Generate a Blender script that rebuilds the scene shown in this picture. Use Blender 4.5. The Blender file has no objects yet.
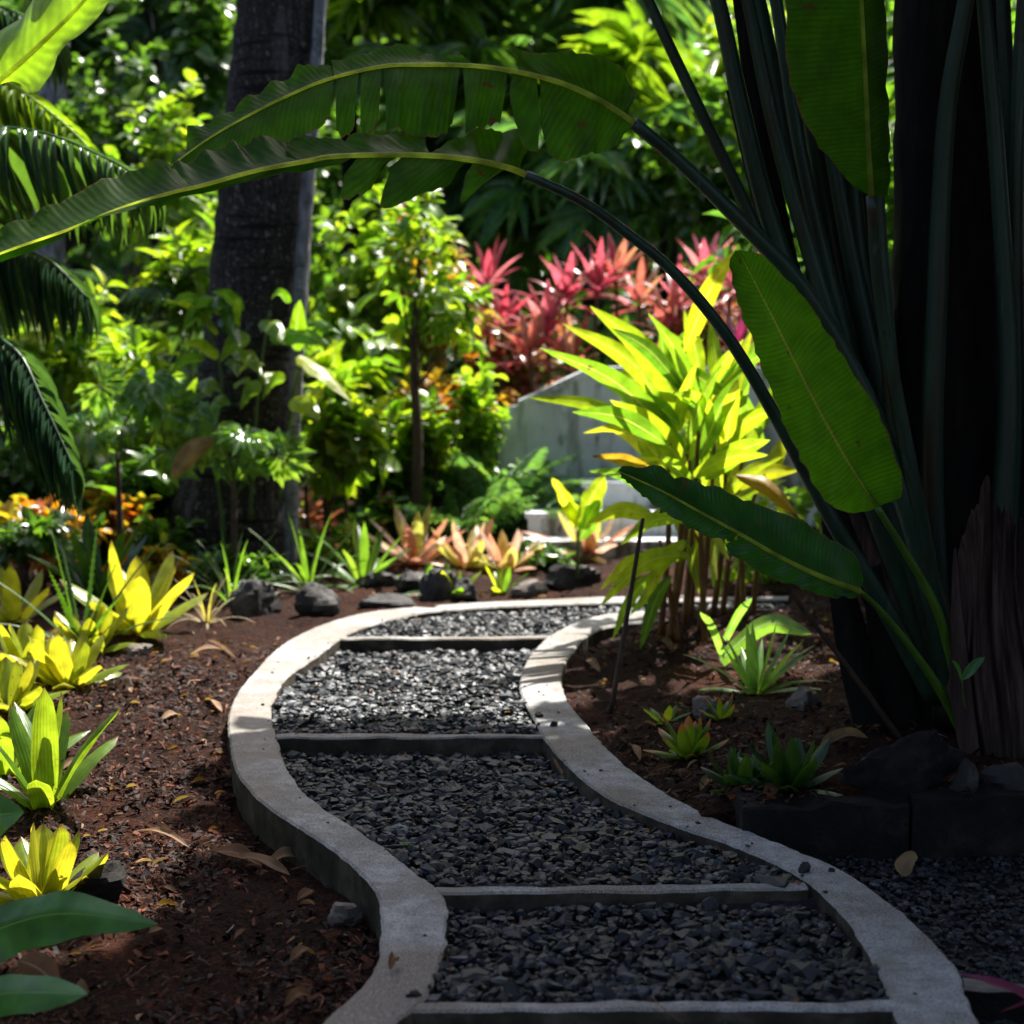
import bpy, math, random
import numpy as np
from mathutils import Vector, noise as mnoise

SC = bpy.context.scene
COL = SC.collection
PI = math.pi
rng = np.random.default_rng(11)
random.seed(11)

# ------------------------------------------------------------------ camera model
F, H = 1624.0, 1.39
PITCH = math.atan(172 / F)
CP, SP = math.cos(PITCH), math.sin(PITCH)
CAM = np.array([0.0, 0.0, H])

def ray(px, py):
    cx, cy = (px - 512) / F, (512 - py) / F
    return np.array([cx, CP + cy * SP, -SP + cy * CP])

def at(px, py, Y):
    r = ray(px, py)
    return CAM + r * (Y / r[1])

def gr(px, py, z=0.0):
    r = ray(px, py)
    return CAM + r * ((z - H) / r[2])

SUN_AZ, SUN_EL = math.radians(28), math.radians(56)   # azimuth: right of straight ahead
SUN = np.array([math.cos(SUN_EL) * math.sin(SUN_AZ), math.cos(SUN_EL) * math.cos(SUN_AZ), math.sin(SUN_EL)])

# ------------------------------------------------------------------ mesh builder
def norm(v):
    v = np.asarray(v, float)
    return v / np.maximum(np.linalg.norm(v, axis=-1, keepdims=True), 1e-9)

class MB:
    def __init__(self):
        self.v, self.a, self.f, self.m, self.n = [], [], [], [], 0

    def add(self, v, faces, a=None, mi=0):
        v = np.asarray(v, float).reshape(-1, 3)
        if a is None:
            a = np.zeros_like(v)
        self.v.append(v)
        self.a.append(np.asarray(a, float).reshape(-1, 3))
        if not isinstance(faces, (list, tuple)) or (len(faces) and np.ndim(faces[0]) == 1):
            faces = [faces]
        for fa in faces:
            fa = np.asarray(fa, int)
            if fa.size:
                self.f.append(fa + self.n)
                self.m.append(np.full(len(fa), mi))
        self.n += len(v)

    def build(self, name, mats, parent=None, smooth=True, sharp=None):
        me = bpy.data.meshes.new(name)
        v = np.concatenate(self.v)
        a = np.concatenate(self.a)
        me.vertices.add(len(v))
        me.vertices.foreach_set('co', v.astype(np.float32).ravel())
        idx = np.concatenate([f.ravel() for f in self.f])
        tot = np.concatenate([np.full(len(f), f.shape[1]) for f in self.f])
        st = np.concatenate([[0], np.cumsum(tot)[:-1]])
        me.loops.add(len(idx))
        me.loops.foreach_set('vertex_index', idx.astype(np.int32))
        me.polygons.add(len(tot))
        me.polygons.foreach_set('loop_start', st.astype(np.int32))
        me.polygons.foreach_set('loop_total', tot.astype(np.int32))
        if not isinstance(mats, (list, tuple)):
            mats = [mats]
        for m in mats:
            me.materials.append(m)
        me.polygons.foreach_set('material_index', np.concatenate(self.m).astype(np.int32))
        at_ = me.attributes.new('luv', 'FLOAT_VECTOR', 'POINT')
        at_.data.foreach_set('vector', a.astype(np.float32).ravel())
        me.polygons.foreach_set('use_smooth', np.full(len(tot), smooth))
        me.update(calc_edges=True)
        if sharp is not None:
            me.set_sharp_from_angle(angle=math.radians(sharp))
        o = bpy.data.objects.new(name, me)
        COL.objects.link(o)
        if parent is not None:
            o.parent = parent
            o.matrix_parent_inverse = parent.matrix_basis.inverted()
        return o

def tag(o, label=None, cat=None, group=None, kind=None):
    if label: o['label'] = label
    if cat: o['category'] = cat
    if group: o['group'] = group
    if kind: o['kind'] = kind
    return o

def thing(name, loc, label, cat, group=None):
    o = bpy.data.objects.new(name, None)
    o.empty_display_size = 0.1
    o.location = [float(c) for c in loc]
    COL.objects.link(o)
    return tag(o, label, cat, group)

# ------------------------------------------------------------------ shapes
def resample(P, n, smooth=True):
    P = np.asarray(P, float)
    if smooth and len(P) > 2:                      # Catmull-Rom
        Q = np.vstack([2 * P[0] - P[1], P, 2 * P[-1] - P[-2]])
        out = []
        for i in range(1, len(Q) - 2):
            p0, p1, p2, p3 = Q[i - 1], Q[i], Q[i + 1], Q[i + 2]
            for t in np.linspace(0, 1, 8, endpoint=False):
                out.append(0.5 * ((2 * p1) + (-p0 + p2) * t + (2 * p0 - 5 * p1 + 4 * p2 - p3) * t * t + (-p0 + 3 * p1 - 3 * p2 + p3) * t ** 3))
        out.append(P[-1])
        P = np.array(out)
    d = np.concatenate([[0], np.cumsum(np.linalg.norm(np.diff(P, axis=0), axis=1))])
    s = np.linspace(0, d[-1], n)
    return np.stack([np.interp(s, d, P[:, k]) for k in range(P.shape[1])], 1)

def tube(mb, pts, rad, sides=7, rnd=0.0, wob=0.0, mi=0, cap=True):
    pts = np.asarray(pts, float)
    n = len(pts)
    rad = np.interp(np.linspace(0, 1, n), np.linspace(0, 1, len(np.atleast_1d(rad))), np.atleast_1d(rad))
    T = norm(np.gradient(pts, axis=0))
    up = np.array([0, 0, 1.0]) if abs(T[0][2]) < 0.9 else np.array([0, 1.0, 0])
    A = norm(np.cross(T, up))
    B = np.cross(T, A)
    th = np.linspace(0, 2 * PI, sides, endpoint=False)
    r = rad[:, None] * (1 + wob * rng.standard_normal((n, sides)))
    v = pts[:, None, :] + r[..., None] * (A[:, None, :] * np.cos(th)[None, :, None] + B[:, None, :] * np.sin(th)[None, :, None])
    a = np.stack([np.repeat(np.linspace(0, 1, n), sides), np.tile(th / (2 * PI), n), np.full(n * sides, rnd)], 1)
    i = np.arange(n - 1)[:, None] * sides
    j = np.arange(sides)[None, :]
    k = (j + 1) % sides
    q = np.stack([i + j, i + k, i + sides + k, i + sides + j], -1).reshape(-1, 4)
    fs = [q]
    if cap:
        fs.append(np.arange(sides)[None, ::-1])
        fs.append((np.arange(sides) + (n - 1) * sides)[None, :])
    mb.add(v, fs, a, mi)

def ribbon(mb, sp, side, w, fold=0.25, nc=1, rnd=0.5, wave=0.0, wfreq=5, cup=0.0, thick=0.0, mi=0):
    """a leaf blade along a spine: folded along the midrib, optional wavy edge"""
    sp = np.asarray(sp, float)
    n = len(sp)
    T = norm(np.gradient(sp, axis=0))
    side = np.broadcast_to(np.asarray(side, float), sp.shape)
    side = norm(side - T * np.sum(side * T, 1, keepdims=True))
    N = np.cross(side, T)
    s = np.linspace(-1, 1, 2 * nc + 1)
    t = np.linspace(0, 1, n)
    ww = np.asarray(w, float)
    off = np.abs(s)[None, :] * math.sin(fold) + cup * (s ** 2)[None, :]
    ph = rng.uniform(0, 6.28)
    off = off + wave * (s ** 2)[None, :] * np.sin(wfreq * 6.28 * t + ph)[:, None] * np.sign(s)[None, :]
    v = sp[:, None, :] + side[:, None, :] * (s[None, :] * ww[:, None] * math.cos(fold))[..., None] + N[:, None, :] * (off * ww[:, None])[..., None]
    a = np.stack([np.repeat(t, len(s)), np.tile(s, n), np.full(n * len(s), rnd)], 1)
    c = len(s)
    i = np.arange(n - 1)[:, None] * c
    j = np.arange(c - 1)[None, :]
    q = np.stack([i + j, i + j + 1, i + c + j + 1, i + c + j], -1).reshape(-1, 4)
    mb.add(v, q, a, mi)

def arc(base, az, el, L, bend, n=9, power=1.3, twist=0.0):
    t = np.linspace(0, 1, n)
    e = el - bend * t ** power
    d = np.stack([np.cos(e) * math.cos(az), np.cos(e) * math.sin(az), np.sin(e)], 1)
    step = L / (n - 1)
    p = np.vstack([[0, 0, 0], np.cumsum((d[:-1] + d[1:]) / 2 * step, axis=0)]) + np.asarray(base)
    side = np.array([-math.sin(az), math.cos(az), 0])
    if twist:
        side = side * math.cos(twist) + np.array([0, 0, 1.0]) * math.sin(twist)
    return p, side

def prof(kind, n, W):
    t = np.linspace(0, 1, n)
    if kind == 'strap':
        w = (0.8 + 0.2 * np.sin(PI * t)) * np.clip((1 - t) / 0.28, 0, 1) ** 0.55
    elif kind == 'blunt':
        w = (0.72 + 0.28 * np.sin(PI * np.clip(t * 1.15, 0, 1))) * np.clip((1 - t) / 0.16, 0, 1) ** 0.5
    elif kind == 'taper':
        w = (1 - t) ** 0.7 * (0.85 + 0.15 * t)
    elif kind == 'lance':
        w = np.sin(PI * t ** 0.8) ** 0.85 * 0.98 + 0.02
    elif kind == 'oval':
        w = np.sin(PI * t ** 0.9) ** 0.62
    elif kind == 'heart':
        w = np.sin(PI * np.clip(t * 0.97 + 0.03, 0, 1) ** 0.62) ** 0.8
    w = np.maximum(w, 0.012)
    return w * W

def template(kind, rows=5, fold=0.3, droop=0.25, stalk=0.12):
    """small leaf in local space: y along, x across, z up; unit length"""
    t = np.linspace(0, 1, rows)
    w = prof(kind, rows, 1.0)
    if w.max() > 0: w = w / w.max()
    V, A, Q = [], [], []
    for i in range(rows):
        y, z = stalk + (1 - stalk) * t[i], -droop * t[i] ** 2
        for s in (-1, 0, 1):
            V.append((s * w[i] * 0.5, y, z + abs(s) * w[i] * 0.5 * fold)); A.append((t[i], s))
    for i in range(rows - 1):
        for j in range(2):
            b = i * 3 + j
            Q.append((b, b + 1, b + 4, b + 3))
    n = len(V)                                        # the leaf stalk
    V += [(-0.012, 0, 0), (0.012, 0, 0), (0.012, stalk, 0), (-0.012, stalk, 0)]
    A += [(0.0, 0.0)] * 4
    Q.append((n, n + 1, n + 2, n + 3))
    return np.array(V, float), np.array(Q, int), np.array(A, float)

def scatter(mb, tm, pos, dirs, nrm, size, width, rnd, mi=0):
    V, Q, A = tm
    pos = np.asarray(pos, float); m = len(pos)
    d = norm(dirs)
    nr = np.asarray(nrm, float)
    nr = norm(nr - d * np.sum(nr * d, 1, keepdims=True))
    sd = np.cross(d, nr)
    size = np.broadcast_to(size, (m,)); width = np.broadcast_to(width, (m,)); rnd = np.broadcast_to(rnd, (m,))
    W = pos[:, None, :] + size[:, None, None] * (sd[:, None, :] * V[None, :, 0:1] * width[:, None, None] + d[:, None, :] * V[None, :, 1:2] + nr[:, None, :] * V[None, :, 2:3])
    a = np.concatenate([np.broadcast_to(A[None], (m,) + A.shape), np.broadcast_to(rnd[:, None, None], (m, len(A), 1))], 2)
    f = (Q[None] + (np.arange(m) * len(V))[:, None, None]).reshape(-1, Q.shape[1])
    mb.add(W, f, a, mi)

T_OVAL = template('oval', 5, 0.25, 0.22)
T_LANCE = template('lance', 5, 0.3, 0.3)
T_HEART = template('heart', 6, 0.28, 0.3, 0.2)

# ------------------------------------------------------------------ materials
def new_mat(name):
    m = bpy.data.materials.new(name)
    m.use_nodes = True
    nt = m.node_tree
    nt.nodes.clear()
    out = nt.nodes.new('ShaderNodeOutputMaterial')
    return m, nt, out

def nd(nt, typ, **kw):
    n = nt.nodes.new(typ)
    for k, v in kw.items():
        if k.startswith('i_'):
            n.inputs[k[2:].replace('_', ' ')].default_value = v
        else:
            setattr(n, k, v)
    return n

def ramp(nt, stops, interp='LINEAR'):
    r = nt.nodes.new('ShaderNodeValToRGB')
    cr = r.color_ramp
    cr.interpolation = interp
    while len(cr.elements) < len(stops):
        cr.elements.new(0.5)
    for e, (p, c) in zip(cr.elements, stops):
        e.position = p
        e.color = (c[0], c[1], c[2], 1)
    return r

def mixc(nt, fac, a, b, mode='MIX'):
    m = nt.nodes.new('ShaderNodeMix')
    m.data_type = 'RGBA'
    m.blend_type = mode
    for sock, val in ((m.inputs[0], fac), (m.inputs[6], a), (m.inputs[7], b)):
        if hasattr(val, 'is_output'):
            nt.links.new(val, sock)
        elif isinstance(val, (int, float)):
            sock.default_value = val
        else:
            sock.default_value = (val[0], val[1], val[2], 1)
    return m.outputs[2]

def mth(nt, op, a, b=None, c=None):
    m = nt.nodes.new('ShaderNodeMath')
    m.operation = op
    for i, val in enumerate((a, b, c)):
        if val is None: continue
        if hasattr(val, 'is_output'): nt.links.new(val, m.inputs[i])
        else: m.inputs[i].default_value = val
    return m.outputs[0]

def maprange(nt, v, a, b, c=0.0, d=1.0):
    m = nt.nodes.new('ShaderNodeMapRange')
    nt.links.new(v, m.inputs[0])
    for i, x in enumerate((a, b, c, d)): m.inputs[i + 1].default_value = x
    return m.outputs[0]

def leaf_mat(name, cols, trans=0.45, tcols=None, rough=0.38, spec=0.5, vein=None, rib=None, ribw=0.07, tip=None, tipstart=0.85, vfreq=60.0, blotch=0.35, edge=None, spots=0):
    m, nt, out = new_mat(name)
    L = nt.links.new
    att = nd(nt, 'ShaderNodeAttribute', attribute_name='luv')
    sep = nd(nt, 'ShaderNodeSeparateXYZ')
    L(att.outputs['Vector'], sep.inputs[0])
    t, s, r = sep.outputs
    if tcols is None:
        tcols = [(min(c[0] * 2.6 + 0.03, 0.8), min(c[1] * 2.7 + 0.03, 0.8), c[2] * 0.7) for c in cols]
    n = len(cols)
    pos = [i / max(n - 1, 1) for i in range(n)]
    rc = ramp(nt, list(zip(pos, cols)) if n > 1 else [(0, cols[0]), (1, cols[0])])
    rt = ramp(nt, list(zip(pos, tcols)) if n > 1 else [(0, tcols[0]), (1, tcols[0])])
    L(r, rc.inputs[0]); L(r, rt.inputs[0])
    tc = nd(nt, 'ShaderNodeTexCoord')
    no = nd(nt, 'ShaderNodeTexNoise', i_Scale=14.0, i_Detail=4.0)
    L(tc.outputs['Object'], no.inputs['Vector'])
    bl = maprange(nt, no.outputs[0], 0.3, 0.7, 1 - blotch, 1 + blotch)
    base = mixc(nt, 1.0, rc.outputs[0], bl, 'MULTIPLY')
    tr = mixc(nt, 1.0, rt.outputs[0], bl, 'MULTIPLY')
    sa = mth(nt, 'ABSOLUTE', s)
    if spots:
        ns = nd(nt, 'ShaderNodeTexNoise', i_Scale=spots, i_Detail=3.0)
        L(tc.outputs['Object'], ns.inputs['Vector'])
        fs = maprange(nt, ns.outputs[0], 0.69, 0.73)
        base = mixc(nt, fs, base, (0.10, 0.06, 0.02)); tr = mixc(nt, fs, tr, (0.16, 0.10, 0.02))
    if rib is not None:
        f = maprange(nt, sa, ribw, ribw * 0.4)
        base = mixc(nt, f, base, rib)
        tr = mixc(nt, f, tr, tuple(min(c * 3.2, .95) for c in rib))
    if edge is not None:
        en = mth(nt, 'ADD', sa, mth(nt, 'MULTIPLY', mth(nt, 'SUBTRACT', no.outputs[0], 0.5), 0.06))
        f = maprange(nt, en, 0.975, 0.995)
        base = mixc(nt, f, base, edge); tr = mixc(nt, f, tr, edge)
    if tip is not None:
        tn = mth(nt, 'ADD', t, mth(nt, 'MULTIPLY', mth(nt, 'SUBTRACT', no.outputs[0], 0.5), 0.25))
        f = maprange(nt, tn, tipstart, min(tipstart + 0.12, 1.0))
        base = mixc(nt, f, base, tip); tr = mixc(nt, f, tr, tip)
    bump = None
    if vein:
        if vein == 'cross':     # parallel side veins, slightly swept forward
            ph = mth(nt, 'ADD', mth(nt, 'MULTIPLY', t, vfreq), mth(nt, 'MULTIPLY', sa, -2.5))
        elif vein == 'pin':
            ph = mth(nt, 'ADD', mth(nt, 'MULTIPLY', t, vfreq), mth(nt, 'MULTIPLY', sa, -6.0))
        else:                    # lengthwise
            ph = mth(nt, 'MULTIPLY', s, vfreq)
        nw = nd(nt, 'ShaderNodeTexNoise', i_Scale=6.0)
        L(tc.outputs['Object'], nw.inputs['Vector'])
        ph = mth(nt, 'ADD', ph, mth(nt, 'MULTIPLY', nw.outputs[0], 1.6))
        wv = mth(nt, 'SINE', mth(nt, 'MULTIPLY', ph, 6.283))
        wv = mth(nt, 'MULTIPLY_ADD', wv, 0.5, 0.5)
        nv = nd(nt, 'ShaderNodeTexNoise', i_Scale=22.0, i_Detail=3.0)
        L(tc.outputs['Object'], nv.inputs['Vector'])
        wv = mth(nt, 'MULTIPLY', wv, maprange(nt, nv.outputs[0], 0.35, 0.65, 0.25, 1.0))
        wm = mth(nt, 'MULTIPLY_ADD', wv, 0.32, 0.82)
        tr = mixc(nt, 1.0, tr, wm, 'MULTIPLY')
        base = mixc(nt, 0.5, base, mixc(nt, 1.0, base, wm, 'MULTIPLY'))
        b = nd(nt, 'ShaderNodeBump', i_Strength=0.22, i_Distance=0.004)
        L(wv, b.inputs['Height']); bump = b.outputs[0]
    p = nd(nt, 'ShaderNodeBsdfPrincipled', i_Roughness=rough)
    p.inputs['Specular IOR Level'].default_value = spec
    L(base, p.inputs['Base Color'])
    tl = nd(nt, 'ShaderNodeBsdfTranslucent')
    L(tr, tl.inputs[0])
    if bump is not None:
        L(bump, p.inputs['Normal']); L(bump, tl.inputs['Normal'])
    mx = nd(nt, 'ShaderNodeMixShader', i_Fac=trans)
    L(p.outputs[0], mx.inputs[1]); L(tl.outputs[0], mx.inputs[2])
    L(mx.outputs[0], out.inputs[0])
    return m

def rough_mat(name, stops, scale=8.0, detail=8.0, rough=0.85, bump=0.4, bdist=0.01, coord='Object', stretch=(1, 1, 1), spec=0.3, byrnd=False, over=None):
    """solid surface: noise through a colour ramp; byrnd = colour by piece instead"""
    m, nt, out = new_mat(name)
    L = nt.links.new
    tc = nd(nt, 'ShaderNodeTexCoord')
    mp = nd(nt, 'ShaderNodeMapping')
    mp.inputs['Scale'].default_value = stretch
    L(tc.outputs[coord], mp.inputs[0])
    no = nd(nt, 'ShaderNodeTexNoise', i_Scale=scale, i_Detail=detail, i_Roughness=0.65)
    L(mp.outputs[0], no.inputs['Vector'])
    rc = ramp(nt, stops)
    if byrnd:
        att = nd(nt, 'ShaderNodeAttribute', attribute_name='luv')
        sep = nd(nt, 'ShaderNodeSeparateXYZ'); L(att.outputs['Vector'], sep.inputs[0])
        L(sep.outputs[2], rc.inputs[0])
        col = mixc(nt, 1.0, rc.outputs[0], maprange(nt, no.outputs[0], 0.3, 0.7, 0.55, 1.45), 'MULTIPLY')
    else:
        L(maprange(nt, no.outputs[0], 0.28, 0.72), rc.inputs[0])
        col = rc.outputs[0]
    for (sc_, lo, hi, c, st) in (over or []):
        n2 = nd(nt, 'ShaderNodeTexNoise', i_Scale=sc_, i_Detail=5.0, i_Roughness=0.6)
        m2 = nd(nt, 'ShaderNodeMapping'); m2.inputs['Scale'].default_value = st
        m2.inputs['Location'].default_value = (sc_, 3.1, 1.7)
        L(tc.outputs[coord], m2.inputs[0]); L(m2.outputs[0], n2.inputs['Vector'])
        col = mixc(nt, maprange(nt, n2.outputs[0], lo, hi), col, c)
    p = nd(nt, 'ShaderNodeBsdfPrincipled', i_Roughness=rough)
    p.inputs['Specular IOR Level'].default_value = spec
    L(col, p.inputs['Base Color'])
    if bump:
        b = nd(nt, 'ShaderNodeBump', i_Strength=bump, i_Distance=bdist)
        L(no.outputs[0], b.inputs['Height']); L(b.outputs[0], p.inputs['Normal'])
    L(p.outputs[0], out.inputs[0])
    return m

M = {}
M['mulch'] = rough_mat('mulch_soil', [(0, (0.004, 0.0018, 0.001)), (0.5, (0.018, 0.006, 0.003)), (0.8, (0.075, 0.021, 0.006)), (1, (0.18, 0.055, 0.016))], 70, 12, 0.95, 1.0, 0.03, spec=0.15,
                       over=[(1.7, 0.54, 0.76, (0.075, 0.017, 0.004), (1, 1, 1)), (2.1, 0.58, 0.7, (0.009, 0.005, 0.004), (1, 1, 1))])
M['grit'] = rough_mat('gravel_bed', [(0, (0.006, 0.006, 0.007)), (1, (0.03, 0.03, 0.033))], 60, 6, 0.9, 0.5)
M['chips'] = rough_mat('bark_chips', [(0, (0.005, 0.002, 0.001)), (0.4, (0.020, 0.006, 0.003)), (0.7, (0.085, 0.022, 0.007)), (0.87, (0.17, 0.05, 0.017)), (0.935, (0.22, 0.10, 0.05)), (1, (0.45, 0.33, 0.24))], 60, 4, 0.7, 0.4, 0.002, spec=0.2, byrnd=True)
M['stone'] = rough_mat('crushed_stone', [(0, (0.005, 0.006, 0.0075)), (0.45, (0.010, 0.012, 0.0145)), (0.75, (0.025, 0.030, 0.037)), (0.92, (0.056, 0.062, 0.074)), (1, (0.14, 0.145, 0.155))], 45, 5, 0.52, 0.5, 0.002, spec=0.4, byrnd=True)
M['concrete'] = rough_mat('kerb_concrete', [(0, (0.13, 0.118, 0.106)), (0.45, (0.31, 0.298, 0.284)), (1, (0.47, 0.462, 0.45))], 16, 15, 0.88, 1.0, 0.010,
                          over=[(1.6, 0.46, 0.62, (0.19, 0.15, 0.115), (1, 1, 1)), (3.7, 0.52, 0.62, (0.21, 0.19, 0.165), (1, 1, 1)), (150, 0.50, 0.66, (0.09, 0.083, 0.075), (1, 1, 1)), (320, 0.54, 0.66, (0.55, 0.54, 0.52), (1, 1, 1)), (5.5, 0.56, 0.68, (0.22, 0.2, 0.17), (1, 1, 1)), (30, 0.6, 0.68, (0.22, 0.2, 0.17), (1, 1, 1)), (16, 0.66, 0.74, (0.10, 0.06, 0.035), (1, 1, 1))])
M['umber'] = rough_mat('dark_concrete', [(0, (0.016, 0.013, 0.008)), (0.5, (0.055, 0.042, 0.028)), (1, (0.13, 0.105, 0.08))], 10, 10, 0.92, 0.6, 0.008)  # darker brown concrete for kerb and bar side faces, and the wall's left end
M['wall'] = rough_mat('grey_wall', [(0, (0.46, 0.49, 0.51)), (0.5, (0.62, 0.65, 0.68)), (1, (0.74, 0.76, 0.79))], 4, 10, 0.9, 0.4, 0.006,
                      over=[(2.6, 0.52, 0.66, (0.13, 0.125, 0.09), (1.6, 1.6, 0.3)), (7, 0.54, 0.70, (0.24, 0.245, 0.22), (1.4, 1, 0.14)), (14, 0.60, 0.70, (0.12, 0.115, 0.085), (1, 1, 0.5))])
M['rock'] = rough_mat('dark_rock', [(0, (0.012, 0.011, 0.011)), (0.6, (0.038, 0.033, 0.031)), (1, (0.12, 0.105, 0.1))], 9, 12, 0.75, 1.0, 0.03, spec=0.4)
M['paleroc'] = rough_mat('pale_rock', [(0, (0.08, 0.065, 0.055)), (0.6, (0.17, 0.14, 0.12)), (1, (0.3, 0.27, 0.24))], 8, 9, 0.8, 0.7, 0.02)
M['darkwall'] = rough_mat('dark_blocks', [(0, (0.003, 0.0025, 0.002)), (0.6, (0.010, 0.008, 0.007)), (1, (0.030, 0.026, 0.021))], 9, 12, 0.9, 1.0, 0.04)
M['bark'] = rough_mat('palm_bark', [(0, (0.008, 0.006, 0.005)), (0.5, (0.026, 0.021, 0.018)), (1, (0.07, 0.058, 0.05))], 6, 12, 0.9, 1.0, 0.05, stretch=(5.0, 5.0, 0.6),
                      over=[(38, 0.60, 0.66, (0.22, 0.2, 0.19), (1, 1, 0.6)), (90, 0.58, 0.64, (0.16, 0.145, 0.14), (1, 1, 0.7)), (2.0, 0.62, 0.70, (0.12, 0.11, 0.115), (1.6, 1.6, 0.12)), (9, 0.56, 0.62, (0.006, 0.005, 0.004), (0.25, 0.25, 3.0))])
M['palebark'] = rough_mat('pale_bark', [(0, (0.06, 0.06, 0.065)), (0.5, (0.2, 0.2, 0.215)), (1, (0.42, 0.42, 0.44))], 9, 12, 0.9, 0.9, 0.03, stretch=(2, 2, 0.7), over=[(5, 0.60, 0.70, (0.04, 0.037, 0.036), (1, 1, 0.8)), (22, 0.6, 0.68, (0.02, 0.018, 0.016), (0.3, 0.3, 2.5))])  # far grey trunk, and the added strip on the big trunk
M['twig'] = rough_mat('twig_bark', [(0, (0.03, 0.02, 0.014)), (1, (0.11, 0.075, 0.05))], 20, 6, 0.85, 0.4)
M['blackbark'] = rough_mat('black_fibre_trunk', [(0, (0.004, 0.003, 0.003)), (0.6, (0.012, 0.009, 0.007)), (1, (0.026, 0.02, 0.015))], 9, 9, 0.95, 0.9, 0.02, stretch=(3, 3, 0.6))
M['sheath'] = rough_mat('dry_sheath', [(0, (0.012, 0.006, 0.0045)), (0.5, (0.055, 0.031, 0.024)), (1, (0.15, 0.095, 0.08))], 7, 8, 0.85, 0.9, 0.012, stretch=(4, 4, 0.35))
M['deadleaf'] = leaf_mat('dead_leaf', [(0.10, 0.045, 0.02), (0.17, 0.085, 0.04), (0.28, 0.18, 0.11)], 0.2, rough=0.7, spec=0.2, vein='pin', vfreq=14, rib=(0.3, 0.2, 0.12))
M['bamboo'] = rough_mat('stake_wood', [(0, (0.035, 0.02, 0.013)), (1, (0.10, 0.062, 0.04))], 14, 6, 0.8, 0.4, stretch=(3, 3, 0.5))
M['cane'] = rough_mat('ginger_cane', [(0, (0.09, 0.035, 0.012)), (0.6, (0.17, 0.075, 0.02)), (1, (0.24, 0.17, 0.03))], 6, 5, 0.5, 0.2)
M['petiole'] = rough_mat('palm_petiole', [(0, (0.012, 0.032, 0.018)), (0.5, (0.022, 0.055, 0.032)), (1, (0.04, 0.085, 0.05))], 2.5, 6, 0.42, 0.15, 0.004, stretch=(4, 4, 0.5), spec=0.5,
                         over=[(5, 0.52, 0.70, (0.04, 0.026, 0.014), (3, 3, 0.2)), (40, 0.62, 0.70, (0.03, 0.02, 0.012), (1, 1, 0.4)), (12, 0.64, 0.72, (0.09, 0.12, 0.08), (2, 2, 0.08))])
M['petgreen'] = rough_mat('young_petiole', [(0, (0.05, 0.12, 0.01)), (1, (0.10, 0.2, 0.02))], 6, 4, 0.4, 0.1, spec=0.5)
M['midrib'] = leaf_mat('leaf_midrib', [(0.36, 0.42, 0.09)], 0.7, [(0.85, 0.92, 0.22)], 0.45)
M['stemgreen'] = rough_mat('green_stem', [(0, (0.04, 0.08, 0.02)), (1, (0.09, 0.13, 0.03))], 8, 4, 0.6, 0.2)

G_RIB = (0.22, 0.30, 0.05)
M['paddle'] = leaf_mat('paddle_leaf', [(0.018, 0.05, 0.006), (0.028, 0.07, 0.008)], 0.6, [(0.085, 0.28, 0.006), (0.11, 0.33, 0.007)], 0.45, 0.18, 'cross', (0.2, 0.27, 0.05), 0.03, vfreq=85, blotch=0.25, edge=(0.2, 0.14, 0.04), spots=13.0)
M['paddle_young'] = leaf_mat('young_paddle_leaf', [(0.04, 0.11, 0.008)], 0.65, [(0.17, 0.50, 0.008)], 0.4, 0.2, 'cross', (0.28, 0.36, 0.05), 0.05, vfreq=62, blotch=0.2, edge=(0.2, 0.14, 0.04), spots=13.0)
M['paddle_dark'] = leaf_mat('dark_paddle_leaf', [(0.015, 0.05, 0.012)], 0.4, [(0.05, 0.22, 0.02)], 0.35, 0.3, 'cross', (0.25, 0.32, 0.07), 0.045, vfreq=58, blotch=0.2, edge=(0.2, 0.14, 0.04), spots=13.0)
M['paddle_lit'] = leaf_mat('bright_paddle_leaf', [(0.09, 0.2, 0.012)], 0.55, [(0.46, 0.80, 0.02)], 0.36, 0.45, 'cross', (0.3, 0.4, 0.07), 0.04, vfreq=26, blotch=0.2, edge=(0.2, 0.14, 0.04))
M['canopy'] = leaf_mat('canopy_leaf', [(0.03, 0.06, 0.015), (0.05, 0.09, 0.02)], 0.12, rough=0.5)
M['yellowgreen'] = leaf_mat('yellow_green_leaf', [(0.05, 0.12, 0.015), (0.09, 0.18, 0.015), (0.16, 0.23, 0.02), (0.26, 0.27, 0.025)], 0.5, rough=0.36, spec=0.5, rib=(0.2, 0.26, 0.05))
M['midgreen'] = leaf_mat('mid_green_leaf', [(0.028, 0.075, 0.016), (0.045, 0.11, 0.016), (0.075, 0.15, 0.02)], 0.45, rough=0.27, spec=0.65, rib=(0.12, 0.2, 0.05))
M['deepgreen'] = leaf_mat('deep_green_leaf', [(0.035, 0.10, 0.025), (0.06, 0.14, 0.03), (0.11, 0.19, 0.035)], 0.48, rough=0.3, spec=0.6)
M['bluegreen'] = leaf_mat('blue_green_leaf', [(0.05, 0.13, 0.07), (0.08, 0.18, 0.09), (0.12, 0.2, 0.06)], 0.4, rough=0.3, spec=0.6)
M['croton'] = leaf_mat('croton_leaf', [(0.05, 0.10, 0.015), (0.17, 0.17, 0.02), (0.33, 0.17, 0.02), (0.35, 0.08, 0.015), (0.24, 0.03, 0.02)], 0.45, rough=0.35, rib=(0.35, 0.25, 0.04))
M['redcroton'] = leaf_mat('red_croton_leaf', [(0.05, 0.11, 0.02), (0.10, 0.14, 0.02), (0.2, 0.05, 0.035), (0.28, 0.09, 0.04), (0.32, 0.17, 0.04)], 0.4, [(0.15, .32, .02), (0.3, 0.4, 0.03), (0.5, 0.10, 0.07), (0.58, 0.2, 0.07), (0.6, 0.36, 0.06)], rough=0.3, spec=0.6)
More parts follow.
